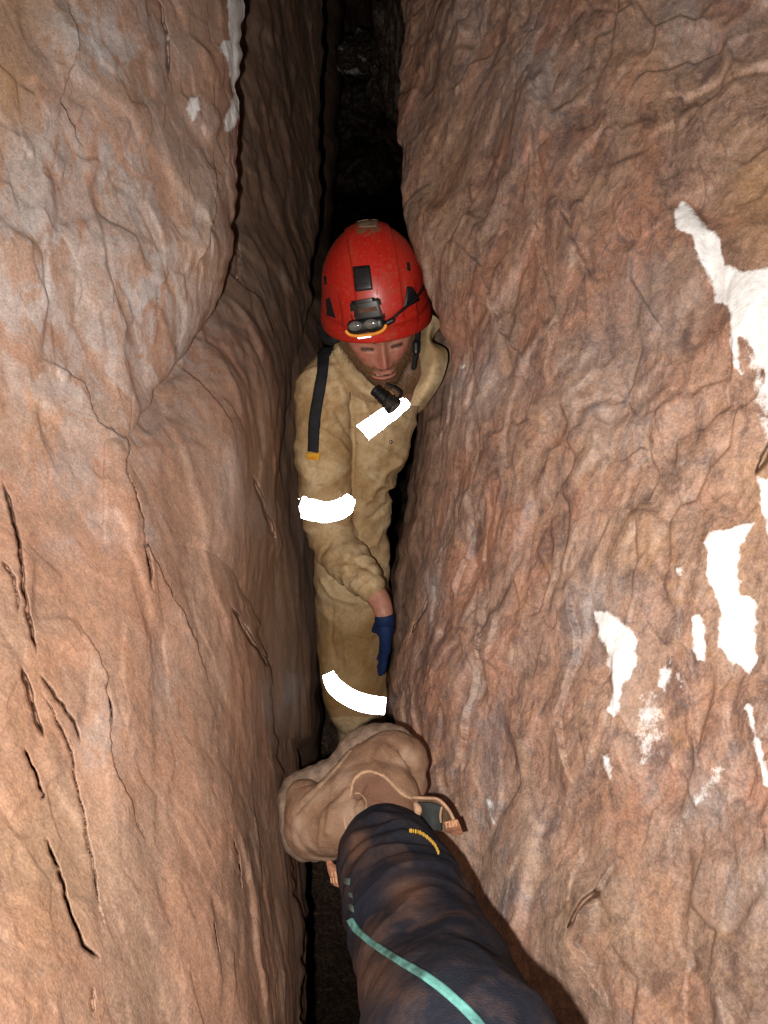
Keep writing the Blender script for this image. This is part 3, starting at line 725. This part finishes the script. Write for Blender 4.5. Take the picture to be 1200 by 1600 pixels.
# coverall
suit = fuse([ch(*torso), ch(*shoulders), ch(*armR), ch(*armL), ch(*legR), ch(*legL)], .0042, 8, .5)
V = coords(suit); N = normals(suit); u, v, D = proj(V)
def cloth_folds(V, axis, along, across, seed, warp=.6):
    a = V@axis; q = V*across+np.outer(a, axis)*(along-across)
    q = q+noise(V*6, seed)[:, None]*warp
    n1 = noise(q, seed+1); return np.sign(n1)*0+1-np.abs(n1)*2.2
armax = P(512, 850, 1.93)-P(506, 612, 1.85); armax /= np.linalg.norm(armax)
foax = P(590, 930, 1.82)-P(520, 848, 1.93); foax /= np.linalg.norm(foax)
dg = -RIGHT*.55+UP*.83; dg2 = RIGHT*.6+UP*.8
da, _ = poly_dist(u, v, [(506, 600), (508, 790), (520, 842)]); df, _ = poly_dist(u, v, [(520, 842), (590, 930)])
front = D < 1.93
wa = sstep(60, 30, da)*front; wf = sstep(48, 26, df)*front
f_up = cloth_folds(V, armax, 22, 7, 2); f_fo = cloth_folds(V, foax, 30, 10, 5); f_to = cloth_folds(V, dg2, 22, 5, 9); f_le = cloth_folds(V, RIGHT, 16, 3.5, 12)
leg = sstep(900, 980, v)*(1-wf)
tor = (1-wa)*(1-wf)*(1-leg)
d = wa*(1-wf)*f_up*.0062+wf*f_fo*.0065+tor*f_to*.0075+leg*f_le*.0045
d += fbm(V*9, 3, 15)*.006+noise(V*45, 18)*.0012
el = G(u, 500, 30)*G(v, 850, 35)*front
d += el*(.004*np.sin((v+u*.3)/4.5))
# trace of the folds that hang from the shoulder
for pts, w_, h_ in [([(540, 590), (585, 660), (600, 690)], 5, .006), ([(520, 640), (560, 700)], 4, -.006), ([(480, 655), (530, 690), (548, 720)], 3, .005), ([(548, 600), (553, 700), (550, 800)], 3.5, -.009),
                    ([(480, 730), (545, 745)], 3, -.005), ([(640, 700), (590, 760), (555, 800)], 5, .006), ([(630, 740), (600, 790), (570, 815)], 4, -.006), ([(615, 800), (585, 850), (560, 860)], 4, .005),
                    ([(500, 895), (520, 930), (560, 945)], 3, .005), ([(535, 960), (540, 1020), (545, 1060)], 4, .004), ([(520, 930), (518, 1000), (528, 1050)], 3, -.004), ([(500, 880), (560, 880), (590, 900)], 3, -.005),
                    ([(515, 900), (545, 893), (585, 915)], 3, -.004)]:
    dd, al = poly_dist(u, v, pts); d += h_*np.exp(-(dd/w_)**2)*np.clip(np.minimum(al, 1-al)*6, 0, 1)*(D < 2.15)
nb = np.abs(d)
V2 = V+N*d[:, None]
setco(suit, V2)
mud = np.clip(sstep(880, 1000, v)*(1-wf)*.75+G(u, 540, 25)*G(v, 690, 40)*.25+.3*sstep(.1, .5, noise(V*12, 40))+.35*G(u, 480, 12)*G(v, 620, 60), 0, 1)
mud = np.where((v > 1120), .2, mud); pale = wf
attr(suit, 'mud', mud*(1-.7*wf))
suit_o = link('coverall', suit, M['coverall'], caver)
S = Surf(suit)
tag(ribbon('reflective_tape', S, [(567, 676, 29), (586, 662, 27), (610, 644, 24), (634, 627, 15)], M['tape'], suit_o, .006), 'slanting reflective strip on the chest')
tag(ribbon('reflective_tape', S, [(470, 791, 33), (486, 796, 33), (508, 800, 32), (528, 796, 30), (541, 787, 26), (548, 776, 16)], M['tape'], suit_o, .004), 'reflective band round the upper sleeve')
tag(ribbon('reflective_tape', S, [(513, 1052, 17), (524, 1072, 25), (546, 1089, 27), (572, 1099, 28), (600, 1103, 27)], M['tape'], suit_o, .004), 'reflective band round the knee')
rod('seam', [S.hit(*q, force=True)[0]+S.hit(*q, force=True)[1]*.002 for q in ((548, 615), (551, 650), (552, 700), (553, 740), (550, 762))], .0016, M['coverall'], suit_o)
def stud(u, v):
    h, n = S.hit(u, v); bm = bmesh.new(); bmesh.ops.create_uvsphere(bm, u_segments=14, v_segments=8, radius=.0045); bmesh.ops.translate(bm, verts=bm.verts, vec=Vector(h+n*.002))
    me = bpy.data.meshes.new('snap_button'); bm.to_mesh(me); bm.free(); link('snap_button', me, M['metal'], suit_o)
stud(610, 690)
ribbon('cuff_hem', S, [(573, 944, 6), (582, 938, 6), (593, 928, 6), (601, 914, 6)], M['coverall'], suit_o, .0022, 20)
# collar: two folded flaps of cloth
def flap(name, rows, cols=14, th=.004, seed=0, parent=suit_o):
    """rows of (u,v,D) points, splined both ways, with thickness"""
    R = [resample(r, cols) for r in rows]; R = np.array(R); k = 18
    G_ = np.array([resample(R[:, j], k) for j in range(cols)]).transpose(1, 0, 2)
    p = P(G_[..., 0], G_[..., 1], G_[..., 2]); p = p+(noise(p.reshape(-1, 3)*28, seed)*.004).reshape(k, cols)[..., None]*FWD
    me = mesh(name, p, gridfaces(k, cols)); attr(me, 'mud', np.zeros(k*cols)); o = link(name, me, M['coverall'], parent)
    s_ = o.modifiers.new('t', 'SOLIDIFY'); s_.thickness = th; s_.offset = 0
    b = o.modifiers.new('s', 'SUBSURF'); b.levels = 1; b.render_levels = 1
    return o
flap('collar', [[(660, 500, 1.85), (655, 545, 1.82), (658, 585, 1.79), (648, 610, 1.775), (640, 635, 1.79)],
                [(676, 492, 1.83), (669, 530, 1.79), (679, 560, 1.76), (669, 602, 1.75), (652, 634, 1.78)],
                [(692, 506, 1.86), (674, 533, 1.83), (699, 550, 1.81), (690, 595, 1.78), (662, 637, 1.82)]], 26, seed=3)
flap('collar', [[(538, 532, 1.84), (550, 560, 1.82), (570, 590, 1.79), (594, 610, 1.775), (616, 620, 1.79)],
                [(524, 545, 1.83), (540, 575, 1.80), (562, 606, 1.775), (588, 620, 1.765), (612, 626, 1.78)],
                [(512, 556, 1.87), (526, 588, 1.84), (548, 614, 1.82), (576, 628, 1.81), (606, 630, 1.81)]], 18, seed=5)
# glove
gl = fuse(hand(wr+(kn-wr)*.22, kn, td, across, backv, .98), .0028, 3, .5)
glove_o = link('glove', gl, M['glove'], caver)
cuff_pts = [wr+(kn-wr)*t for t in (.02, .2, .45)]
rod('cuff', cuff_pts, [.0222, .0215, .021], M['glove'], glove_o, 20)
rod('teeth', [hw((x, .0775-abs(x)*.15, -.0640+abs(x)*.05)) for x in (-.015, -.007, 0, .007, .015)], .0024, M['teeth'], body_o, 10)
# beard hairs
def strands(name, n, samp, length, mat, parent, rad=.0006, seed=1):
    r = np.random.RandomState(seed); Vv = []; Ff = []
    for k in range(n):
        p, d = samp(r); L = length*(.5+r.rand()); d = d/np.linalg.norm(d); s_ = np.cross(d, r.normal(size=3)); s_ /= np.linalg.norm(s_); t_ = np.cross(d, s_)
        b = len(Vv); bend = r.normal(size=3)*L*.18
        for f, w_ in ((0, rad), (.55, rad*.7)):
            c = p+d*L*f+bend*f*f
            Vv += [c+s_*w_, c-s_*w_*.5+t_*w_*.87, c-s_*w_*.5-t_*w_*.87]
        Vv.append(p+d*L+bend)
        for i in range(3):
            j = (i+1) % 3; Ff.append([b+i, b+j, b+3+j, b+3+i]); Ff.append([b+3+i, b+3+j, b+6])
    return tag(link(name, mesh(name, np.array(Vv), Ff), mat, parent), kind='stuff')
Vb = coords(body); Nb = normals(body); idx = np.where((beard > .4))[0]; Hb = hl(Vb)
wts = np.clip(.25+sstep(-.07, -.10, Hb[idx, 2])*1.0+sstep(.02, .05, np.abs(Hb[idx, 0]))*.3, .05, 2); wts /= wts.sum()
def bs(r):
    i = idx[r.choice(len(idx), p=wts)]; return Vb[i]-Nb[i]*.001, Nb[i]*.75-HM[:, 2]*.9+r.normal(size=3)*.25
strands('beard', 5200, bs, .012, M['hair'], body_o, .0005)
bi = np.where(brow > .35)[0]
if len(bi):
    def bs2(r):
        i = bi[r.randint(len(bi))]; return Vb[i], Nb[i]*.4+fx*np.sign(Hb[i, 0])*.9+r.normal(size=3)*.25
    strands('eyebrows', 350, bs2, .006, M['brow'], body_o, .0005, 2)
# boots of the caver, down in the dark
for k, (a, b) in enumerate((((582, 1385, 2.62), (.02, -.19)), ((578, 1370, 2.78), (.0, -.17)))):
    p = P(*a); v_, f_ = chain_verts([p+np.array([0, .03, -.03]), p+np.array([0, -.04, -.045]), p+np.array([b[0], b[1], -.06])], [.052, .05, .042]); link('boot', mesh('boot', v_, f_), M['boot'], caver)

# ------------------------------------------------------------------ helmet
helmet = empty('caving_helmet', head_c, 'scratched red caving helmet with headlamp on the head of the caver', 'helmet')
hz0 = .064
def helmet_shell():
    nt, npn = 120, 200
    th = np.linspace(0.0, math.radians(99), nt); ph = np.linspace(0, 2*math.pi, npn, endpoint=False)
    T, Ph = np.meshgrid(th, ph, indexing='ij')
    def se(c, p): return np.sign(c)*np.abs(c)**p
    X = np.sin(T)*np.cos(Ph)*.116; Y = np.sin(T)*np.sin(Ph)*.148-.006; Z = np.cos(T)*.162
    t2 = T/math.radians(99)
    X *= 1+.03*sstep(.9, 1, t2); Y *= 1+.03*sstep(.9, 1, t2)
    Z += .012*np.cos(2*Ph)*sstep(.7, 1, t2)*-1*.6
    nrm = np.stack([X/.116**2, (Y+.006)/.148**2, Z/.150**2], -1); nrm /= np.linalg.norm(nrm, axis=-1)[..., None]
    ax_ = np.abs(X)
    d = .0035*sstep(.046, .042, ax_)*sstep(.96, .8, t2)                # raised centre panel
    d -= .005*sstep(.074, .080, ax_)*sstep(.085, .035, Z)*sstep(-.09, -.02, Y)*sstep(-.012, .005, Z)     # side recess
    d += .002*G(t2, .86, .02)
    p = np.stack([X, Y, Z+hz0], -1)+nrm*d[..., None]
    inn = np.stack([X, Y, Z+hz0], -1)[-1:]-nrm[-1:]*.006
    inn2 = np.stack([X*.94, Y*.94, Z*.94+hz0], -1)[-20:][::-1]
    pts = np.concatenate([p, inn, inn2])
    me = mesh('shell', hw(pts.reshape(-1, 3)), gridfaces(pts.shape[0], npn, wrap=True))
    pp = pts.reshape(-1, 3); du = sstep(.98, 1.0, pp[:, 2]/(hz0+.162))*sstep(.03, .018, np.abs(pp[:, 0]))*.9
    du = du*sstep(-.3, .2, noise(pts.reshape(-1, 3)*90, 4)+.1)
    attr(me, 'dust', du); return me
sh = helmet_shell(); shell_o = link('shell', sh, M['shell'], helmet)
HS = Surf(sh)
patch('top_pad', HS, [(556, 343), (592, 343), (590, 355), (559, 356)], M['sole'], helmet, .001)
patch('vent_panel', HS, [(549, 415), (579, 412), (584, 454), (554, 458)], M['black'], helmet, .0025)
for q in (((556, 424), (572, 422)), ((557, 434), (574, 432)), ((559, 445), (576, 443))):
    rod('vent_rib', [HS.hit(*p, force=True)[0]+HS.hit(*p, force=True)[1]*.003 for p in q], .0011, M['black'], helmet, 6)
tag(patch('side_vent', HS, [(636, 446), (642, 447), (657, 470), (629, 486)], M['black'], helmet, .004), 'black clip on the right of the shell')
patch('side_vent', HS, [(635, 408), (640, 410), (642, 424), (636, 424)], M['black'], helmet, .001)
tag(patch('side_vent', HS, [(509, 466), (515, 462), (526, 500), (510, 494)], M['black'], helmet, .001), 'dark vent low on the left of the shell')
patch('side_vent', HS, [(506, 430), (510, 431), (511, 446), (507, 446)], M['black'], helmet, .001)
for q in (((540, 400), (541, 370), (552, 352)), ((589, 460), (591, 420), (590, 380), (586, 356)), ((634, 480), (632, 430), (622, 385))):
    rod('shell_crease', [HS.hit(*p, force=True)[0]-HS.hit(*p, force=True)[1]*.0002 for p in q], .0012, M['shell'], helmet, 6)
# headlamp
hp, hn = HS.hit(575, 507, True)
zc = hn; xc = RIGHT*.985+UP*.17; xc = xc-zc*(xc@zc); xc /= np.linalg.norm(xc); yc = np.cross(zc, xc)
LM = Matrix(((xc[0], yc[0], zc[0], hp[0]), (xc[1], yc[1], zc[1], hp[1]), (xc[2], yc[2], zc[2], hp[2]), (0, 0, 0, 1)))
T_ = Matrix.Translation
br = patch('bracket', HS, [(546, 473), (594, 464), (604, 497), (549, 506)], M['grey_plastic'], helmet, .009)
patch('bracket_bar', HS, [(552, 470), (585, 464), (588, 470), (553, 476)], M['black'], br, .013)
patch('bracket_slot', HS, [(560, 482), (590, 477), (592, 484), (561, 489)], M['brown_fabric'], br, .0105)
for q in ([(551, 484), (555, 483), (560, 500), (556, 501)], [(592, 474), (596, 474), (602, 490), (597, 491)]):
    patch('bracket_slot', HS, q, M['shell'], br, .0102)
lamp = box('headlamp', LM @ T_((0, 0, .014)), (.074, .028, .026), M['black'], helmet, .4)
def ring(name, M4, a, b, r, mat, parent, ex=2.6):
    pts = []
    for k in range(33):
        t = math.pi*(-.06-.88*k/32); x = a*np.sign(math.cos(t))*abs(math.cos(t))**(2/ex); y = b*np.sign(math.sin(t))*abs(math.sin(t))**(2/ex)
        pts.append(np.array(M4 @ Vector((x, y, 0))))
    return rod(name, pts, r, mat, parent, 8)
ring('bezel', LM @ T_((0, 0, .023)), .0400, .0175, .0034, M['orange'], lamp)
for x in (-.019, .012):
    bm = bmesh.new(); bmesh.ops.create_uvsphere(bm, u_segments=20, v_segments=12, radius=1); bmesh.ops.scale(bm, vec=(.0145, .0095, .006), verts=bm.verts)
    bmesh.ops.transform(bm, matrix=LM @ T_((x, .003, .027)), verts=bm.verts); me = bpy.data.meshes.new('lens'); bm.to_mesh(me); bm.free(); link('lens', me, M['glass'], lamp)
box('led_strip', LM @ T_((-.006, -.0195, .019)), (.026, .006, .012), M['led'], lamp, .3)
tag(lamp.children[-1], 'lit white strip along the bottom of the lamp')
cable = [(605, 503, .010), (614, 494, .008), (626, 484, .006), (645, 468, .006), (657, 450, .005), (661, 443, .003)]
rod('cable', [HS.hit(a, b)[0]+HS.hit(a, b)[1]*c if HS.hit(a, b) else HS.near(P(a, b, 1.72))[0] for a, b, c in cable], .0030, M['black'], helmet, 10)
rod('cable_plug', [HS.hit(604, 503, True)[0]+HS.hit(604, 503, True)[1]*.01, HS.hit(611, 498, True)[0]+HS.hit(611, 498, True)[1]*.01], .0058, M['black'], helmet, 12)
# chin straps
rod('chin_strap', [P(653, 505, 1.76), P(652, 530, 1.745), P(650, 548, 1.74), P(646, 575, 1.76)], .0052, M['webbing'], helmet)
rod('strap_clip', [P(650, 537, 1.735), P(650, 550, 1.735)], [.0085, .0075], M['black'], helmet, 14)
rod('chin_strap', [P(536, 525, 1.80), P(545, 548, 1.80), P(565, 585, 1.80)], .004, M['webbing'], helmet)
rod('cradle_strap', [P(503, 512, 1.84), P(512, 530, 1.80), P(524, 528, 1.77)], .012, M['webbing'], helmet)

# hanging webbing strap with buckle
strap = empty('hanging_strap', P(490, 712, 1.84), 'black webbing strap with yellow buckle hanging from the helmet over the tan shoulder', 'strap')
ribbon('webbing', S, [(514, 534, 20), (506, 560, 18), (503, 590, 17), (497, 625, 17), (492, 660, 17), (490, 706, 16)], M['webbing'], strap, .005, 44)
bk = patch('buckle', S, [(479, 707), (501, 707), (501, 717), (480, 717)], M['yellow'], strap, .009)
patch('buckle_slot', S, [(483, 711), (497, 711), (497, 714), (483, 714)], M['orange'], bk, .0115)

def lathe(name, p0, p1, prof, mat, parent, seg=28):
    p0 = np.array(p0); ax_ = np.array(p1)-p0; n_ = ax_/np.linalg.norm(ax_); a_ = np.cross(n_, UP); a_ /= np.linalg.norm(a_); b_ = np.cross(n_, a_); V = []
    for t, r in prof:
        for k in range(seg):
            g = 2*math.pi*k/seg; V.append(p0+ax_*t+r*(a_*math.cos(g)+b_*math.sin(g)))
    f = gridfaces(len(prof), seg, wrap=True).tolist(); f.append(list(range(seg))[::-1]); f.append([(len(prof)-1)*seg+k for k in range(seg)])
    o = link(name, mesh(name, V, f), mat, parent); o.data.polygons.foreach_set('use_smooth', [False]*len(o.data.polygons)); return o
# torch under the chin
torch = empty('pocket_torch', P(600, 622, 1.74), 'stubby black torch held under the bearded chin, over the chest reflector', 'torch')
tp = [P(584, 608, 1.715), P(592, 615, 1.712), P(602, 624, 1.71), P(604, 626, 1.71), P(616, 638, 1.705)]
lathe('torch_body', tp[0], tp[3], [(0, .008), (.03, .0115), (.12, .0125), (.28, .0125), (.30, .0108), (.34, .0108), (.36, .0128), (.5, .0132), (.52, .0118), (.6, .0118), (.62, .0136), (.95, .0138), (1, .012)], M['black'], torch)
hd = lathe('torch_head', tp[3], tp[4], [(0, .0125), (.1, .0158), (.25, .0162), (.30, .0148), (.42, .0148), (.47, .0166), (.95, .017), (1.0, .0155)], M['scuffed'], torch)
lathe('torch_lens', tp[4]-(tp[4]-tp[3])*.02, tp[4]+(tp[4]-tp[3])*.02, [(0, .0135), (1, .0135)], M['glass'], hd)
rod('lanyard', [P(604, 600, 1.735), P(620, 608, 1.73), P(626, 616, 1.74), P(618, 628, 1.725)], .0026, M['webbing'], torch)

# ------------------------------------------------------------------ the photographer's leg
ph = empty('person', (0.12, -.05, 0.2), "photographer's outstretched leg in muddy dark trousers and a tan pull-on boot, bottom of the photo", 'person')
legp = [(604, 1322, 1.085, .050), (612, 1355, 1.03, .062), (638, 1420, .945, .069), (667, 1500, .86, .072), (700, 1600, .735, .0735), (742, 1740, .60, .078)]
lp, lr = J(*legp); lp += [np.array([.10, .10, 1.04]), np.array([.10, -.12, .98])]; lr += [.085, .10]
inner = chain_verts([P(570, 1275, 1.15)]+lp, [.04]+[r*.8 for r in lr])
foot = chain_verts([P(490, 1285, 1.17), P(560, 1250, 1.19), P(625, 1200, 1.21)], [.028, .030, .026])
pb = fuse([inner, foot], .006, 3); 
for a in ('beard', 'red', 'darkm'): attr(pb, a, np.zeros(len(pb.vertices)))
link('body', pb, M['skin'], ph)
tv, tf = chain_verts(lp, lr, 200, 60)
tr = mesh('trouser_leg', tv, tf); V = coords(tr); N = normals(tr); u, v, D = proj(V)
axl = P(672, 1500, .86)-P(600, 1308, 1.085); axl /= np.linalg.norm(axl)
near_ank = sstep(1460, 1300, v)
ff = cloth_folds(V, axl, 30, 7, 51, .8); fg = cloth_folds(V, axl*.8+RIGHT*.6, 12, 5, 57, .7)
d = ff*.0034*near_ank+fg*.0050+fbm(V*10, 3, 59)*.005+noise(V*60, 61)*.0008
d += near_ank*.0012*np.sin((V@axl)*190+noise(V*9, 63)*5.0)
setco(tr, V+N*d[:, None])
mudm = np.clip(sstep(.12, .32, fbm(V*np.array([16, 16, 16]), 5, 66))*.28+G(u, 640, 30)*G(v, 1400, 24)*.9+G(u, 590, 40)*G(v, 1530, 40)*.6+G(u, 560, 18)*G(v, 1330, 30)*.5-G(u, 760, 60)*G(v, 1540, 60), 0, .85)
attr(tr, 'mud', mudm)
tro = link('trouser_leg', tr, M['trousers'], ph); TS = Surf(tr)
ribbon('piping', TS, [(548, 1437, 9), (560, 1455, 9.5), (590, 1480, 10), (625, 1503, 10.5), (665, 1527, 12), (705, 1558, 13), (745, 1598, 13), (775, 1640, 14)], M['teal'], tro, .0025, 60)
for q in ([(536, 1370), (549, 1371), (547, 1385), (538, 1383)], [(544, 1392), (551, 1395), (552, 1405), (545, 1402)], [(545, 1410), (553, 1414), (554, 1428), (546, 1423)]):
    tag(patch('piping_tab', TS, q, M['teal_grey'], tro, .0015, 6, 6))
zp = resample([(640, 1300), (655, 1303), (668, 1311), (678, 1322), (684, 1334)], 20)
zbase = TS
for k in range(20):
    r = TS.hit(zp[k, 0], zp[k, 1])
    if r is None: continue
    rod('zip_tooth', [r[0]+r[1]*.002-UP*.0014, r[0]+r[1]*.002+UP*.0014], .0009+.0004*(k % 2), M['zip'], tro, 6)

# boot: heel low on the left, toe up on the right, sole turned away against the rock
boot_parts = [ch((478, 1250, 1.185, .030), (482, 1300, 1.165, .033), (512, 1312, 1.15, .028)),
              ch((490, 1272, 1.165, .040), (530, 1262, 1.160, .044), (575, 1222, 1.175, .046), (612, 1192, 1.185, .046), (630, 1190, 1.19, .037)),
              ch((505, 1300, 1.14, .032), (545, 1290, 1.125, .040), (585, 1275, 1.125, .046), (590, 1300, 1.105, .044)),
              ch((555, 1245, 1.15, .042), (600, 1240, 1.14, .044), (618, 1270, 1.12, .038)),
              ch((640, 1225, 1.18, .027), (600, 1225, 1.165, .034))]
bt = fuse(boot_parts, .0028, 14, .5)
V = coords(bt); N = normals(bt); u, v, D = proj(V)
d = fbm(V*16, 3, 71)*.004+noise(V*55, 75)*.0009
for pts, w_, h_ in [([(610, 1160), (640, 1185), (648, 1210)], 6, -.004), ([(600, 1165), (585, 1190), (605, 1225)], 6, .003), ([(545, 1235), (520, 1260), (512, 1300)], 5, .004), ([(565, 1225), (548, 1262), (556, 1300)], 5, -.004),
                    ([(470, 1255), (500, 1225), (530, 1195), (560, 1165)], 3, .003), ([(462, 1270), (490, 1240)], 3, -.003), ([(625, 1170), (633, 1185), (642, 1195)], 2.5, -.005), ([(505, 1280), (500, 1320)], 4, .003)]:
    dd, al = poly_dist(u, v, pts); d += h_*np.exp(-(dd/w_)**2)
tg = sstep(1.5, -1.5, poly_sdf(u, v, [(549, 1245), (553, 1222), (566, 1209), (583, 1207), (600, 1214), (614, 1227), (628, 1241), (650, 1250), (660, 1270), (600, 1290), (574, 1290), (573, 1262), (564, 1247)]))
d -= tg*.0045
sc_ = sstep(.1, .5, noise(V*22, 81))*.7+G(u, 548, 22)*G(v, 1270, 24)*.8
setco(bt, V+N*d[:, None]); attr(bt, 'tongue', tg); attr(bt, 'scuff', np.clip(sc_*(1-tg), 0, 1))
boot_o = link('boot', bt, M['boot'], ph); BS = Surf(bt)
sl = fuse([ch((457, 1250, 1.215, .022), (466, 1235, 1.22, .026), (490, 1222, 1.225, .024), (530, 1205, 1.225, .026), (570, 1172, 1.225, .034), (610, 1162, 1.225, .030), (640, 1178, 1.225, .025)),
           ch((458, 1240, 1.21, .020), (456, 1290, 1.195, .018), (468, 1320, 1.19, .020), (500, 1326, 1.18, .018))], .003, 8, .5)
V = coords(sl); N = normals(sl); sa_ = P(640, 1165, 1.225)-P(457, 1250, 1.215); sa_ /= np.linalg.norm(sa_); setco(sl, V+N*(fbm(V*30, 3, 77)*.003+.0005*np.tanh(4*np.sin((V@sa_)*2*math.pi/.019)))[:, None])
link('sole', sl, M['sole_edge'], boot_o)
# welt, collar edge, counter seam
ribbon('welt', BS, [(464, 1268, 5), (480, 1248, 5), (505, 1222, 5), (528, 1196, 5), (548, 1172, 4)], M['sole'], boot_o, .0016, 30)
ribbon('collar_edge', BS, [(547, 1245, 2.4), (552, 1222, 2.6), (566, 1208, 3), (582, 1206, 3), (600, 1213, 3), (614, 1226, 3), (628, 1240, 3), (642, 1247, 3)], M['boot_edge'], boot_o, .0022, 40)
ribbon('seam', BS, [(572, 1268, 2), (571, 1250, 2), (562, 1240, 2), (552, 1240, 2)], M['boot_edge'], boot_o, .0018, 24)
ribbon('seam', BS, [(538, 1275, 2.2), (540, 1290, 2.2), (544, 1303, 2)], M['boot_edge'], boot_o, .0018, 16)
# boot tongue cloth
# boot shaft at the front: elastic gusset and pull tab
def sheet_obj(name, rows, mat, parent, th=.003, cols=14):
    o = flap(name, rows, cols, th, 9, parent); o.data.materials.clear(); o.data.materials.append(mat); return o
sheet_obj('shaft_front', [[(628, 1243, 1.13), (655, 1247, 1.11), (682, 1250, 1.10), (702, 1268, 1.09), (710, 1284, 1.08)],
                          [(632, 1262, 1.12), (655, 1262, 1.12), (680, 1266, 1.12), (694, 1280, 1.11), (702, 1292, 1.10)],
                          [(640, 1285, 1.10), (655, 1290, 1.12), (672, 1295, 1.13), (685, 1297, 1.12), (700, 1299, 1.11)]], M['boot'], boot_o)
rod('shaft_edge', [P(640, 1246, 1.108), P(662, 1247, 1.10), P(684, 1249, 1.095), P(700, 1264, 1.085), P(710, 1283, 1.078)], .0022, M['boot_edge'], boot_o, 8)
sheet_obj('elastic_gusset', [[(653, 1253, 1.098), (672, 1254, 1.093), (689, 1260, 1.090)], [(657, 1272, 1.095), (675, 1276, 1.088), (690, 1280, 1.088)], [(664, 1290, 1.09), (676, 1297, 1.084), (690, 1298, 1.086)]], M['rubber'], boot_o, .004)
rod('shaft_seam', [P(690, 1262, 1.084), P(688, 1274, 1.082), P(689, 1284, 1.082)], .0016, M['boot_edge'], boot_o, 8)
rod('shaft_lining', [P(650, 1258, 1.088), P(653, 1265, 1.084), P(652, 1274, 1.084)], [.004, .0055, .004], M['boot_edge'], boot_o, 10)
def pull_tab(rows, marks):
    t = sheet_obj('pull_tab', rows, M['tab'], boot_o, .004)
    for a, b in marks: rod('lettering', [P(*a), P(*b)], .0009, M['tab_mark'], t, 6)
pull_tab([[(694, 1284, 1.078), (706, 1281, 1.074), (715, 1279, 1.072)], [(696, 1292, 1.076), (708, 1290, 1.070), (719, 1289, 1.072)], [(698, 1298, 1.082), (712, 1304, 1.080), (724, 1302, 1.084)]],
         [((697+k*5, 1285-k, 1.069), (698+k*5, 1293-k, 1.067)) for k in range(4)]+[((697, 1285, 1.069), (700, 1285, 1.069)), ((708, 1291, 1.067), (711, 1283, 1.068)), ((703, 1292, 1.067), (706, 1291, 1.067))])
pull_tab([[(511, 1343, 1.13), (514, 1360, 1.12), (522, 1384, 1.11)], [(516, 1344, 1.125), (523, 1362, 1.11), (532, 1388, 1.10)], [(520, 1352, 1.13), (532, 1358, 1.115), (540, 1388, 1.105)]],
         [((517+k*4, 1372, 1.102), (518+k*4, 1379, 1.101)) for k in range(4)]+[((519, 1363, 1.106), (519, 1369, 1.105)), ((524, 1362, 1.106), (525, 1368, 1.105)), ((529, 1362, 1.106), (530, 1367, 1.105))])
